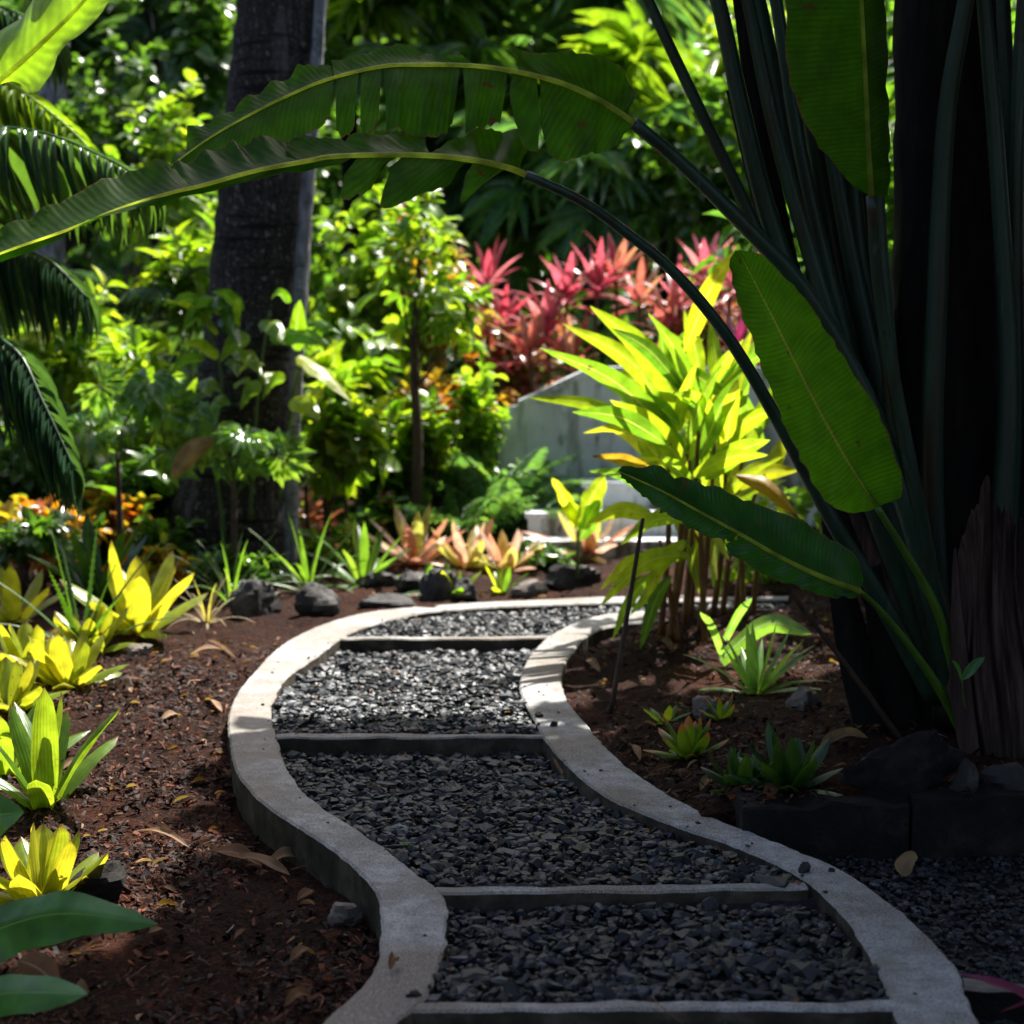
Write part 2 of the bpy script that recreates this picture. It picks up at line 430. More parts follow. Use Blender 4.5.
M['cordpink'] = leaf_mat('pink_cordyline_leaf', [(0.28, 0.03, 0.05), (0.40, 0.06, 0.09), (0.5, 0.2, 0.2)], 0.42, [(0.7, 0.07, 0.11), (0.78, 0.14, 0.19), (0.8, 0.36, 0.32)], rough=0.27, spec=0.7, vein='long', vfreq=3)
M['cordred'] = leaf_mat('orange_cordyline_leaf', [(0.22, 0.03, 0.04), (0.32, 0.08, 0.06), (0.38, 0.2, 0.12)], 0.42, [(0.6, 0.08, 0.08), (0.72, 0.2, 0.12), (0.78, 0.4, 0.18)], rough=0.33, vein='long', vfreq=3)
M['cordpurple'] = leaf_mat('purple_cordyline_leaf', [(0.09, 0.012, 0.035), (0.17, 0.02, 0.06)], 0.4, [(0.3, 0.02, 0.09), (0.45, 0.04, 0.14)], rough=0.33)
M['brom'] = leaf_mat('yellow_bromeliad_leaf', [(0.14, 0.22, 0.02), (0.24, 0.30, 0.025), (0.36, 0.37, 0.03)], 0.42, [(0.52, 0.60, 0.02), (0.72, 0.70, 0.025), (0.82, 0.74, 0.03)], 0.32, 0.5, 'long', vfreq=4, tip=(0.20, 0.10, 0.03), tipstart=0.9, spots=38.0)
M['bromgreen'] = leaf_mat('green_bromeliad_leaf', [(0.06, 0.14, 0.012), (0.10, 0.19, 0.015)], 0.42, [(0.34, 0.54, 0.02), (0.50, 0.64, 0.02)], 0.32, 0.5, 'long', vfreq=4, tip=(0.2, 0.12, 0.03), tipstart=0.9, spots=38.0)
M['bromdark'] = leaf_mat('dark_bromeliad_leaf', [(0.018, 0.06, 0.016), (0.035, 0.09, 0.018)], 0.3, rough=0.3, vein='long', vfreq=4)
M['bromtip'] = leaf_mat('orange_tipped_leaf', [(0.06, 0.14, 0.02), (0.12, 0.18, 0.02)], 0.35, rough=0.3, tip=(0.5, 0.17, 0.03), tipstart=0.72)
M['bromorange'] = leaf_mat('orange_bromeliad_leaf', [(0.52, 0.2, 0.13), (0.58, 0.25, 0.13), (0.66, 0.45, 0.36), (0.5, 0.36, 0.1), (0.3, 0.33, 0.06)], 0.42, [(0.74, 0.28, 0.18), (0.82, 0.40, 0.18), (0.85, 0.60, 0.48), (0.78, 0.55, 0.14), (0.5, 0.6, 0.08)], rough=0.3, vein='long', vfreq=4, spec=0.6)
M['spiky'] = leaf_mat('spiky_leaf', [(0.030, 0.085, 0.016), (0.05, 0.12, 0.02)], 0.3, rough=0.35, vein='long', vfreq=5)
M['strap'] = leaf_mat('strap_leaf', [(0.06, 0.13, 0.03), (0.09, 0.18, 0.035), (0.16, 0.22, 0.06)], 0.42, rough=0.33, vein='long', vfreq=3)
M['drystrap'] = leaf_mat('dry_strap_leaf', [(0.28, 0.2, 0.1), (0.36, 0.3, 0.17)], 0.35, rough=0.6)
M['ginger'] = leaf_mat('ginger_leaf', [(0.07, 0.17, 0.012), (0.13, 0.24, 0.013), (0.22, 0.34, 0.016), (0.36, 0.42, 0.018)], 0.55, [(0.18, 0.42, 0.02), (0.34, 0.60, 0.02), (0.55, 0.74, 0.02), (0.78, 0.80, 0.025)], 0.36, 0.45, 'pin', (0.42, 0.45, 0.06), 0.06, vfreq=20, blotch=0.3, spots=24.0)
M['gingerdry'] = leaf_mat('orange_ginger_leaf', [(0.45, 0.26, 0.02)], 0.5, [(0.8, 0.5, 0.03)], 0.4, 0.4, 'pin', tip=(0.12, 0.05, 0.015), tipstart=0.82, vfreq=20)
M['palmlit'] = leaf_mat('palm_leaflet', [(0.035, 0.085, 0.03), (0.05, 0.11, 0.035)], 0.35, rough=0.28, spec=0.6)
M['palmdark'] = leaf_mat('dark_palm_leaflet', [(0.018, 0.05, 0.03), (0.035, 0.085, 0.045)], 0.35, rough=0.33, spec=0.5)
M['palmyellow'] = leaf_mat('yellow_palm_leaflet', [(0.07, 0.14, 0.015), (0.13, 0.19, 0.02)], 0.5, rough=0.32)
M['pothos'] = leaf_mat('vine_leaf', [(0.05, 0.13, 0.014), (0.08, 0.18, 0.016), (0.22, 0.28, 0.025)], 0.45, rough=0.3, rib=(0.2, 0.27, 0.06), vein='pin', vfreq=7)
M['lobed'] = leaf_mat('lobed_leaf', [(0.06, 0.17, 0.025), (0.11, 0.24, 0.03)], 0.45, [(0.24, 0.52, 0.03), (0.4, 0.62, 0.03)], rough=0.25, spec=0.8, rib=(0.15, 0.22, 0.06))
M['broad'] = leaf_mat('broad_glossy_leaf', [(0.05, 0.16, 0.03)], 0.35, rough=0.25, rib=(0.14, 0.26, 0.07), ribw=0.04, spec=0.5)
M['purple'] = leaf_mat('purple_leaf', [(0.24, 0.05, 0.22)], 0.25, rough=0.35)
M['succ'] = leaf_mat('pale_green_leaf', [(0.11, 0.24, 0.07), (0.17, 0.30, 0.09)], 0.4, rough=0.35, rib=(0.2, 0.3, 0.12))

# ------------------------------------------------------------------ path layout (kerb edges on the z = 0 plane)
LO = [(300, 1045), (330, 1012), (364, 982), (378, 958), (381, 920), (378, 896), (364, 876), (328, 846), (290, 821), (260, 800), (236, 770), (230, 739), (228, 715), (236, 694), (249, 677), (278, 647), (312, 628), (361, 613), (420, 606), (473, 602), (542, 599), (595, 597), (680, 595), (790, 593)]
LI = [(372, 1045), (400, 1016), (426, 995), (436, 971), (446, 934), (443, 895), (415, 870), (385, 848), (350, 824), (314, 800), (290, 773), (281, 749), (273, 725), (273, 701), (288, 677), (322, 652), (340, 638), (367, 626), (420, 613), (473, 608), (542, 605), (595, 603), (680, 601), (790, 599)]
RI = [(908, 1045), (891, 1002), (879, 971), (859, 937), (841, 913), (817, 888), (797, 874), (770, 860), (725, 841), (674, 824), (603, 794), (569, 766), (545, 739), (531, 712), (520, 690), (522, 671), (532, 652), (552, 634), (590, 617), (640, 611), (790, 608)]
RO = [(985, 1045), (968, 1000), (961, 975), (944, 951), (913, 920), (879, 893), (845, 870), (811, 855), (776, 840), (725, 821), (674, 796), (637, 773), (605, 745), (581, 716), (566, 696), (562, 672), (572, 652), (594, 631), (640, 622), (700, 618), (790, 615)]
def gpts(px): return np.array([gr(*p)[:2] for p in px])
lo, li, ri, ro = (resample(gpts(q), 150) for q in (LO, LI, RI, RO))
def match(a, b):   # pair every point of a with the nearest progress on b
    return a, b
BAR_PY = [1003, 887, 733, 636]
BARY = [float(gr(512, p)[1]) for p in BAR_PY] 

def inside(poly, x, y):
    x = np.asarray(x, float); y = np.asarray(y, float)
    r = np.zeros(x.shape, bool)
    px, py = poly[:, 0], poly[:, 1]
    j = len(poly) - 1
    for i in range(len(poly)):
        c = ((py[i] > y) != (py[j] > y)) & (x < (px[j] - px[i]) * (y - py[i]) / (py[j] - py[i] + 1e-12) + px[i])
        r ^= c
        j = i
    return r

PATH = np.vstack([(lo + li) / 2, ((ri + ro) / 2)[::-1]])        # under the kerbs' centre lines
PATH_IN = np.vstack([li, ri[::-1]])

def gravel_z(y):
    y = np.asarray(y, float)
    B = [1.5] + BARY + [9.6]
    z = np.full(y.shape, -0.05)
    drop = [0.03, 0.035, 0.035, 0.06, 0.055, 0.03]
    for k in range(len(B) - 1):
        m = (y >= B[k]) & (y < B[k + 1])
        f = (y - B[k]) / (B[k + 1] - B[k])
        z = np.where(m, -0.012 - (drop[k + 1]) * f, z)
    return z

def vnoise(x, y, f, seed=0.0):
    x = np.asarray(x, float) * f; y = np.asarray(y, float) * f
    def h(i, j):
        v = np.sin(i * 127.1 + j * 311.7 + seed * 74.7) * 43758.5453
        return v - np.floor(v)
    i, j = np.floor(x), np.floor(y)
    u, v = x - i, y - j
    u, v = u * u * (3 - 2 * u), v * v * (3 - 2 * v)
    return (h(i, j) * (1 - u) + h(i + 1, j) * u) * (1 - v) + (h(i, j + 1) * (1 - u) + h(i + 1, j + 1) * u) * v - 0.5

WALLY = 4.52      # the low block wall at the right, front face
def ss(a, b, x):
    t = np.clip((x - a) / (b - a), 0, 1)
    return t * t * (3 - 2 * t)

def kerb_x(which, y):   # x of a kerb outer edge at y (near branch)
    e = lo if which == 'L' else ro
    k = int(np.argmax(e[:, 1])) if which == 'L' else len(e)
    e = e[:max(k, 2)]
    return np.interp(y, e[:, 1], e[:, 0])

def bed_z(x, y):
    x = np.asarray(x, float); y = np.asarray(y, float)
    left = -0.13 + 0.10 * ss(4.6, 7.0, y)
    right = np.where(y > WALLY + 0.1, 0.055 - 0.07 * ss(0.95, 0.3, x) - 0.04 * ss(4.9, 6.3, y), -0.085)
    mid = ro[:, 0]
    xm = np.interp(y, [3, 4.5, 5.7, 8.5], [0.4, 0.35, -0.2, 0.2])
    z = np.where(x < xm, left, right)
    z = z + vnoise(x, y, 2.2, 1) * 0.05 * ss(0.0, 0.3, np.abs(x - xm)) + vnoise(x, y, 7, 2) * 0.022 + vnoise(x, y, 19, 3) * 0.016 + vnoise(x, y, 37, 5) * 0.01
    z = z + 0.20 * ss(10.5, 14, y) + 0.35 * ss(14, 20, y)
    hill = np.clip(y - 26, 0, 30)
    z = z + hill * 0.85
    return z

def gz(x, y):
    return float(bed_z(np.array([x]), np.array([y]))[0])

def ground():
    xs = np.concatenate([-np.geomspace(60, 2.65, 26), np.arange(-2.6, 3.0, 0.026), np.geomspace(3.05, 60, 26)])
    ys = np.concatenate([-np.geomspace(40, 0.5, 12), np.linspace(0, 2.8, 12), np.arange(2.85, 9.6, 0.028), np.geomspace(9.65, 60, 40)])
    X, Y = np.meshgrid(xs, ys)
    inp = inside(PATH, X.ravel(), Y.ravel()).reshape(X.shape)
    Z = bed_z(X, Y)
    Z = np.where(inp, gravel_z(Y) - 0.02, Z)
    yard = (X > np.interp(Y, ro[:40, 1], ro[:40, 0]) - 0.08) & (Y < WALLY + 0.05) & (Y > 2.8)
    Z = np.where(yard & ~inp, -0.1 + vnoise(X, Y, 11, 4) * 0.012, Z)
    mb = MB()
    ny, nx = X.shape
    i = np.arange(ny - 1)[:, None] * nx; j = np.arange(nx - 1)[None]
    q = np.stack([i + j, i + j + 1, i + nx + j + 1, i + nx + j], -1).reshape(-1, 4)
    mb.add(np.stack([X, Y, Z], -1), q)
    g = (inp | yard).ravel()
    mi = g[q].all(1).astype(int)
    mb.m = [mi]
    o = mb.build('ground', [M['mulch'], M['grit']])
    tag(o, 'dark reddish brown mulch ground around the gravel path', kind='structure')
ground()

# ------------------------------------------------------------------ kerbs and step bars
def kerb_strip(name, A, B, label):
    n = 420
    # pair both edges by arc progress, refined so that the strip keeps square to itself
    A = resample(A, n, False); 
    Bd = resample(B, 1600, False)
    idx = np.array([np.argmin(((Bd - a) ** 2).sum(1)) for a in A])
    idx = np.maximum.accumulate(idx)
    k = np.ones(15) / 15
    idx = np.convolve(np.pad(idx, 7, mode='edge'), k, 'valid')
    Bq = np.stack([np.interp(idx, np.arange(1600), Bd[:, c]) for c in (0, 1)], 1)
    D = norm(Bq - A)
    wob = (vnoise(A[:, 0], A[:, 1], 16, 3) * 0.004 + vnoise(A[:, 0], A[:, 1], 48, 3) * 0.005)[:, None]
    wob2 = (vnoise(Bq[:, 0], Bq[:, 1], 14, 9) * 0.009 + vnoise(Bq[:, 0], Bq[:, 1], 45, 9) * 0.007)[:, None]
    A2, B2 = A - D * wob, Bq + D * wob2
    W = np.linalg.norm(B2 - A2, axis=1, keepdims=True)
    prof_ = [(0.0, -0.26), (0.0, -0.10), (0.0, -0.04), (0.0, -0.008), (0.007, -0.001), (0.03, 0), ('m', 0.25), ('m', 0.5), ('m', 0.75), (-0.03, 0), (-0.007, -0.001), (-1e-6, -0.008), (-1e-6, -0.04), (-1e-6, -0.10), (-1e-6, -0.26)]
    rows = []
    for (u, z) in prof_:
        if u == 'm':
            P = A2 + (B2 - A2) * z; zz = np.zeros(n)
        elif u >= 0 and not (u == 0 and False) and u != -1e-6:
            P = A2 + D * u; zz = np.full(n, z)
        else:
            P = B2 + D * (0 if u == -1e-6 else u); zz = np.full(n, z)
        zz = zz + vnoise(P[:, 0], P[:, 1], 5, 2) * 0.005 + vnoise(P[:, 0], P[:, 1], 34, 6) * 0.0016
        rows.append(np.stack([P[:, 0], P[:, 1], zz], 1))
    V = np.stack(rows, 1)
    c = V.shape[1]
    i = np.arange(n - 1)[:, None] * c; j = np.arange(c - 1)[None]
    q = np.stack([i + j, i + j + 1, i + c + j + 1, i + c + j], -1).reshape(-1, 4)
    side_ = np.broadcast_to((np.arange(c - 1) < 3) | (np.arange(c - 1) >= c - 4), (n - 1, c - 1)).ravel()  # side faces take the darker brown concrete
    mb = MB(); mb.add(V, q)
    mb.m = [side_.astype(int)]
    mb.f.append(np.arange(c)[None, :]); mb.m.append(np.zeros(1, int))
    o = mb.build(name, [M['concrete'], M['umber']], sharp=32)
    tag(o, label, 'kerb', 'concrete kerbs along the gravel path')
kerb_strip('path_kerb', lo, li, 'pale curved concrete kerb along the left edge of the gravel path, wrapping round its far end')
kerb_strip('path_kerb', ri, ro, 'pale S-shaped concrete kerb along the right edge of the gravel path, beside the ginger clump')

def beam(mb, p, q, wid, ztop, zbot, seg=40, jit=0.004, seed=0, mi=0):
    p = np.array(p); q = np.array(q)
    d = norm(q - p); nrm = np.array([-d[1], d[0]])
    t = np.linspace(0, 1, seg)
    C = p + (q - p) * t[:, None]
    b = 0.006
    pr = [(-wid / 2, zbot), (-wid / 2, ztop - b), (-wid / 2 + b, ztop), (wid / 2 - b, ztop), (wid / 2, ztop - b), (wid / 2, zbot)]
    rows = []
    for (u, z) in pr:
        P = C + nrm * u
        jj = vnoise(P[:, 0] * 1.0, P[:, 1], 22, seed) * jit * 2
        rows.append(np.stack([P[:, 0], P[:, 1] + jj, z + vnoise(P[:, 0], P[:, 1], 13, seed + 4) * jit * 2], 1))
    V = np.stack(rows, 1); c = len(pr)
    i = np.arange(seg - 1)[:, None] * c; j = np.arange(c - 1)[None]
    Q = np.stack([i + j, i + j + 1, i + c + j + 1, i + c + j], -1).reshape(-1, 4)
    mb.add(V, [Q, np.arange(c)[None, ::-1], (np.arange(c) + (seg - 1) * c)[None]], None, mi)
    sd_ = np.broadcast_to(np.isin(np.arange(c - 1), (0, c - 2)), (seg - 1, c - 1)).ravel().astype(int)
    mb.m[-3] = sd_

bars = [((404, 1003), (900, 1003), 0.045, 'nearest concrete step bar across the gravel path, at the bottom edge of the view'),
        ((436, 889), (806, 884), 0.05, 'concrete step bar across the dark gravel between the S bend and the near bar'),
        ((272, 734), (552, 734), 0.055, 'concrete step bar across the path where sunlight ends on the left kerb'),
        ((330, 637), (556, 636), 0.06, 'farthest concrete step bar across the path, before the broad bend to the right')]
for i, (a, b, w, lab) in enumerate(bars):
    mb = MB(); beam(mb, gr(*a)[:2], gr(*b)[:2], w, -0.004, -0.2, seed=i)
    tag(mb.build('step_bar', [M['concrete'], M['umber']], sharp=32), lab, 'step', 'concrete step bars across the path')

# ------------------------------------------------------------------ gravel and mulch pieces
def ico():
    p = (1 + 5 ** 0.5) / 2
    v = np.array([(-1, p, 0), (1, p, 0), (-1, -p, 0), (1, -p, 0), (0, -1, p), (0, 1, p), (0, -1, -p), (0, 1, -p), (p, 0, -1), (p, 0, 1), (-p, 0, -1), (-p, 0, 1)], float)
    f = np.array([(0, 11, 5), (0, 5, 1), (0, 1, 7), (0, 7, 10), (0, 10, 11), (1, 5, 9), (5, 11, 4), (11, 10, 2), (10, 7, 6), (7, 1, 8), (3, 9, 4), (3, 4, 2), (3, 2, 6), (3, 6, 8), (3, 8, 9), (4, 9, 5), (2, 4, 11), (6, 2, 10), (8, 6, 7), (9, 8, 1)])
    return norm(v), f
IV, IF = ico()

def rand_rot(m):
    q = norm(rng.standard_normal((m, 4)))
    w, x, y, z = q.T
    return np.stack([np.stack([1 - 2 * (y * y + z * z), 2 * (x * y - z * w), 2 * (x * z + y * w)], -1), np.stack([2 * (x * y + z * w), 1 - 2 * (x * x + z * z), 2 * (y * z - x * w)], -1), np.stack([2 * (x * z - y * w), 2 * (y * z + x * w), 1 - 2 * (x * x + y * y)], -1)], 1)

def stones(mb, pts, size, tilt=0.45):
    m = len(pts)
    v = IV[None] * (1 + 0.28 * rng.standard_normal((m, 12, 1)))
    v = np.clip(v, -1.1, 1.1)
    sc = np.stack([rng.uniform(0.75, 1.5, m), rng.uniform(0.6, 1.0, m), rng.uniform(0.35, 0.75, m)], 1)
    v = v * sc[:, None, :] * size[:, None, None]
    az = rng.uniform(0, 6.28, m); ca, sa = np.cos(az), np.sin(az)
    tx = rng.normal(0, tilt, m); ct, st = np.cos(tx), np.sin(tx)
    y, z = v[..., 1] * ct[:, None] - v[..., 2] * st[:, None], v[..., 1] * st[:, None] + v[..., 2] * ct[:, None]
    x = v[..., 0]
    v = np.stack([x * ca[:, None] - y * sa[:, None], x * sa[:, None] + y * ca[:, None], z], -1) + pts[:, None, :]
    a = np.zeros((m, 12, 3)); a[..., 2] = rng.beta(1.2, 1.9, m)[:, None]
    f = (IF[None] + (np.arange(m) * 12)[:, None, None]).reshape(-1, 3)
    mb.add(v, f, a)

def gravel():
    sp = 0.019
    xs = np.arange(-1.2, 1.9, sp); ys = np.arange(2.9, 9.4, sp)
    X, Y = np.meshgrid(xs, ys)
    X = (X + rng.uniform(-.5, .5, X.shape) * sp).ravel(); Y = (Y + rng.uniform(-.5, .5, Y.shape) * sp).ravel()
    ok = inside(PATH_IN, X, Y)
    for y in BARY: ok &= np.abs(Y - y) > 0.035
    ok &= rng.random(len(X)) < np.interp(Y, [3, 6, 9], [0.9, 0.8, 0.6])
    X, Y = X[ok], Y[ok]
    Z = gravel_z(Y) + rng.uniform(-0.012, 0.006, len(X)) + vnoise(X, Y, 6, 5) * 0.02
    mb = MB(); stones(mb, np.stack([X, Y, Z], 1), (0.008 + 0.016 * rng.random(len(X)) ** 1.7) * (1 + 0.6 * (rng.random(len(X)) < 0.05)))
    sx = []
    for E, D in ((li, lo), (ri, ro)):
        k = rng.integers(5, 110, 22); f = rng.random(22)[:, None] ** 2.2 * 0.7
        sx.append(E[k] * (1 - f) + D[np.clip(k, 0, 149)] * f)
    sx = np.concatenate(sx)
    stones(mb, np.stack([sx[:, 0], sx[:, 1], np.full(len(sx), 0.003)], 1), rng.uniform(0.003, 0.008, len(sx)))
    o = mb.build('gravel', M['stone'], smooth=False)
    tag(o, 'crushed dark grey gravel filling the winding path', 'gravel', kind='stuff')
    xs = np.arange(0.6, 2.4, sp); ys = np.arange(2.9, WALLY + 0.02, sp)
    X, Y = np.meshgrid(xs, ys)
    X = (X + rng.uniform(-.5, .5, X.shape) * sp).ravel(); Y = (Y + rng.uniform(-.5, .5, Y.shape) * sp).ravel()
    ok = X > np.interp(Y, ro[:40, 1], ro[:40, 0]) + 0.01
    ok &= rng.random(len(X)) < 0.85
    X, Y = X[ok], Y[ok]
    mb = MB(); stones(mb, np.stack([X, Y, -0.085 + rng.uniform(-0.01, 0.006, len(X))], 1), rng.uniform(0.007, 0.0155, len(X)))
    o = mb.build('gravel', M['stone'], smooth=False)
    tag(o, 'dark gravel strip in the shade right of the path, in front of the black block wall', 'gravel', kind='stuff')
gravel()

def chips():
    n = 170000
    X = np.concatenate([rng.uniform(-2.6, 0.0, 120000), rng.uniform(-0.1, 2.6, 34000), rng.uniform(-3.5, 3, 16000)])
    Y = np.concatenate([2.9 + 4.6 * rng.random(120000) ** 1.1, WALLY + 0.02 + 4.1 * rng.random(34000) ** 1.4, rng.uniform(7, 11.5, 16000)])
    hull = np.vstack([lo, ro[::-1]])
    ok = ~inside(hull, X, Y)
    ok &= ~((X > 0.3) & (Y < WALLY + 0.03))
    ok &= rng.random(n) < np.clip(0.65 + vnoise(X, Y, 3, 8) * 1.6, 0.1, 1)
    X, Y = X[ok], Y[ok]; m = len(X)
    Z = np.where((X > 0.5) & (Y < WALLY + 0.2), np.maximum(bed_z(X, Y), np.where(X < 1.14, 0.068, 0.092)), bed_z(X, Y)) + rng.uniform(0.0, 0.012, m)
    az = rng.uniform(0, 6.28, m); el = rng.normal(0, 0.45, m)
    d = np.stack([np.cos(az) * np.cos(el), np.sin(az) * np.cos(el), np.sin(el)], 1)
    nr = np.stack([rng.normal(0, .5, m), rng.normal(0, .5, m), np.ones(m)], 1)
    V = np.array([(-.5, 0, 0), (.5, 0, 0), (.42, .5, .05), (-.42, .5, .05), (.3, 1, -.02), (-.35, 1, -.02)], float)
    V[:, 1] -= 0.5
    Q = np.array([(0, 1, 2, 3), (3, 2, 4, 5)]); A = np.zeros((6, 2))
    mb = MB()
    scatter(mb, (V, Q, A), np.stack([X, Y, Z], 1), d, nr, 0.005 + 0.036 * rng.random(m) ** 3.0, rng.uniform(0.1, 0.5, m), np.clip(rng.beta(1.3, 2.3, m), 0, 0.93) + 0.07 * (rng.random(m) < 0.035))
    # sub-millimetre fibre crumbs near the camera
    o = mb.build('bark_mulch', M['chips'], smooth=False)
    tag(o, 'shredded reddish bark mulch covering the planting beds', 'mulch', kind='stuff')
chips()

# ------------------------------------------------------------------ rocks and blocks
def rock(px, py, w, h, label, mat='rock', seed=0, deep=1.0, z=None, flat=0.35, tiltx=0.0, name='rock'):
    """py = where the rock meets the ground, w and h in pixels"""
    g0 = gr(px, py, 0.0)
    zz = gz(g0[0], g0[1]) if z is None else z
    g0 = gr(px, py, zz)
    s = g0[1] / F
    bm = []
    r = np.random.default_rng(seed + 100)
    n1, n2 = 26, 16
    th = np.linspace(0, 2 * PI, n1, endpoint=False); ph = np.linspace(-PI / 2, PI / 2, n2)
    TH, PH = np.meshgrid(th, ph)
    D = np.stack([np.cos(PH) * np.cos(TH), np.cos(PH) * np.sin(TH), np.sin(PH)], -1)
    R = np.ones(TH.shape)
    for _ in range(11):                 # planes shave facets off
        nv = norm(r.standard_normal(3)); lim = r.uniform(0.5, 0.92)
        dp = D @ nv
        R = np.where(dp > 0.05, np.minimum(R, lim / np.maximum(dp, 0.05)), R)
    jit = np.array([mnoise.noise(Vector(tuple(d * 2.6 + seed * 3.3))) for d in D.reshape(-1, 3)]).reshape(R.shape)
    jit2 = np.array([mnoise.noise(Vector(tuple(d * 7 + seed * 3.3))) for d in D.reshape(-1, 3)]).reshape(R.shape)
    R = R * (1 + 0.2 * jit + 0.08 * jit2)
    V = D * R[..., None] * np.array([w * s / 2 * 1.15, w * s / 2 * deep, h * s * 0.72])
    if tiltx:
        c, sn = math.cos(tiltx), math.sin(tiltx)
        V = np.stack([V[..., 0] * c - V[..., 2] * sn, V[..., 1], V[..., 0] * sn + V[..., 2] * c], -1)
    V = V + np.array([g0[0], g0[1] + w * s / 2 * deep * 0.6, zz + h * s * 0.27])
    i = np.arange(n2 - 1)[:, None] * n1; j = np.arange(n1)[None]; k = (j + 1) % n1
    q = np.stack([i + j, i + k, i + n1 + k, i + n1 + j], -1).reshape(-1, 4)
    mb = MB(); mb.add(V, q)
    o = mb.build(name, M[mat], sharp=28)
    return tag(o, label, 'rock', 'rocks edging the planting beds')

rock(905, 800, 128, 62, 'big black slanted boulder at the foot of the paddle-leaved palm', 'darkwall', 3, 0.7, tiltx=0.25, name='boulder')
rock(966, 800, 30, 42, 'small upright grey stone between the black boulder and the round boulder', 'rock', 5)
rock(1012, 802, 62, 44, 'round dark boulder at the right edge below the dry brown sheath', 'rock', 8, name='boulder')
rock(252, 615, 50, 36, 'dark rock under the strappy spider plants left of the path', 'rock', 11)
rock(316, 616, 40, 34, 'dark rock in front of the green strappy clump near the bend of the left kerb', 'rock', 12)
rock(388, 610, 52, 18, 'flat purplish grey rock lying against the far bend of the left kerb', 'rock', 13)
rock(412, 592, 44, 28, 'upright dark rock behind the flat purplish rock by the far bend', 'rock', 14)
rock(438, 600, 40, 30, 'dark leaning rock in front of the leftmost orange bromeliad', 'rock', 15)
rock(378, 588, 40, 22, 'dark rock low under the green strap leaves behind the far bend', 'rock', 16)
rock(466, 602, 30, 24, 'greyish rock beside the small yellow-green seedlings at the far kerb', 'rock', 17)
rock(529, 596, 34, 15, 'pale brown rock at the far kerb in front of the concrete steps', 'paleroc', 18)
rock(572, 590, 60, 34, 'dark rounded rock under the pale pink bromeliad by the steps', 'rock', 19)
rock(138, 660, 24, 20, 'small pale brown stone on the mulch beside the left yellow bromeliads', 'paleroc', 20)
rock(342, 926, 44, 26, 'brown stone against the outer face of the left kerb', 'paleroc', 21)
rock(705, 720, 34, 22, 'brownish stone on the right bed behind the orange-tipped bromeliad', 'paleroc', 22)
rock(805, 712, 34, 26, 'dark brown stone on the right bed under the arching pale leaf', 'paleroc', 23)
rock(92, 905, 66, 40, 'dark mossy stone beneath the broad leaf at the left edge, grown with moss', 'darkwall', 24)

def black_wall():
    z0 = gz(1.2, WALLY + 0.3)
    segs = [(4, 1.07, 'long black weathered block of the low wall beside the right kerb'), (1.085, 1.72, 'squat black block of the low wall below the round boulder')]
    xa = 0.655
    spans = [(xa, 1.135), (1.145, 1.9)]
    for (x0, x1), lab, zt in zip(spans, ('long black weathered block of the low wall joining the right kerb', 'squat black block of the low wall below the round boulder'), (0.066, 0.09)):
        mb = MB(); beam(mb, (x0, WALLY + 0.09), (x1, WALLY + 0.10), 0.18, zt, -0.25, 30, 0.012, seed=x1)
        tag(mb.build('wall_block', [M['darkwall'], M['darkwall']], sharp=40), lab, 'wall block', 'black blocks of the low wall')
    mb = MB(); beam(mb, gr(955, 975)[:2] + np.array([0.02, 0.0]), gr(1100, 985)[:2], 0.05, -0.02, -0.2, 20, 0.006, seed=7)
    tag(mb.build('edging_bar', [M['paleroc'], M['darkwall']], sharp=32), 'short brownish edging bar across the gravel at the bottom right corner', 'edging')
black_wall()

# ------------------------------------------------------------------ concrete wall and steps in the background
def prism(mb, poly, y0, y1, mi=0):
    """poly: (x, z) outline; extruded in depth from y0 to y1"""
    n = len(poly)
    V = [(x, y0, z) for x, z in poly] + [(x, y1, z) for x, z in poly]
    fs = [np.arange(n)[None, ::-1] if False else np.arange(n)[None], (np.arange(n)[::-1] + n)[None]]
    q = np.array([(i, i + n, (i + 1) % n + n, (i + 1) % n) for i in range(n)])
    mb.add(np.array(V), fs + [q], None, mi)

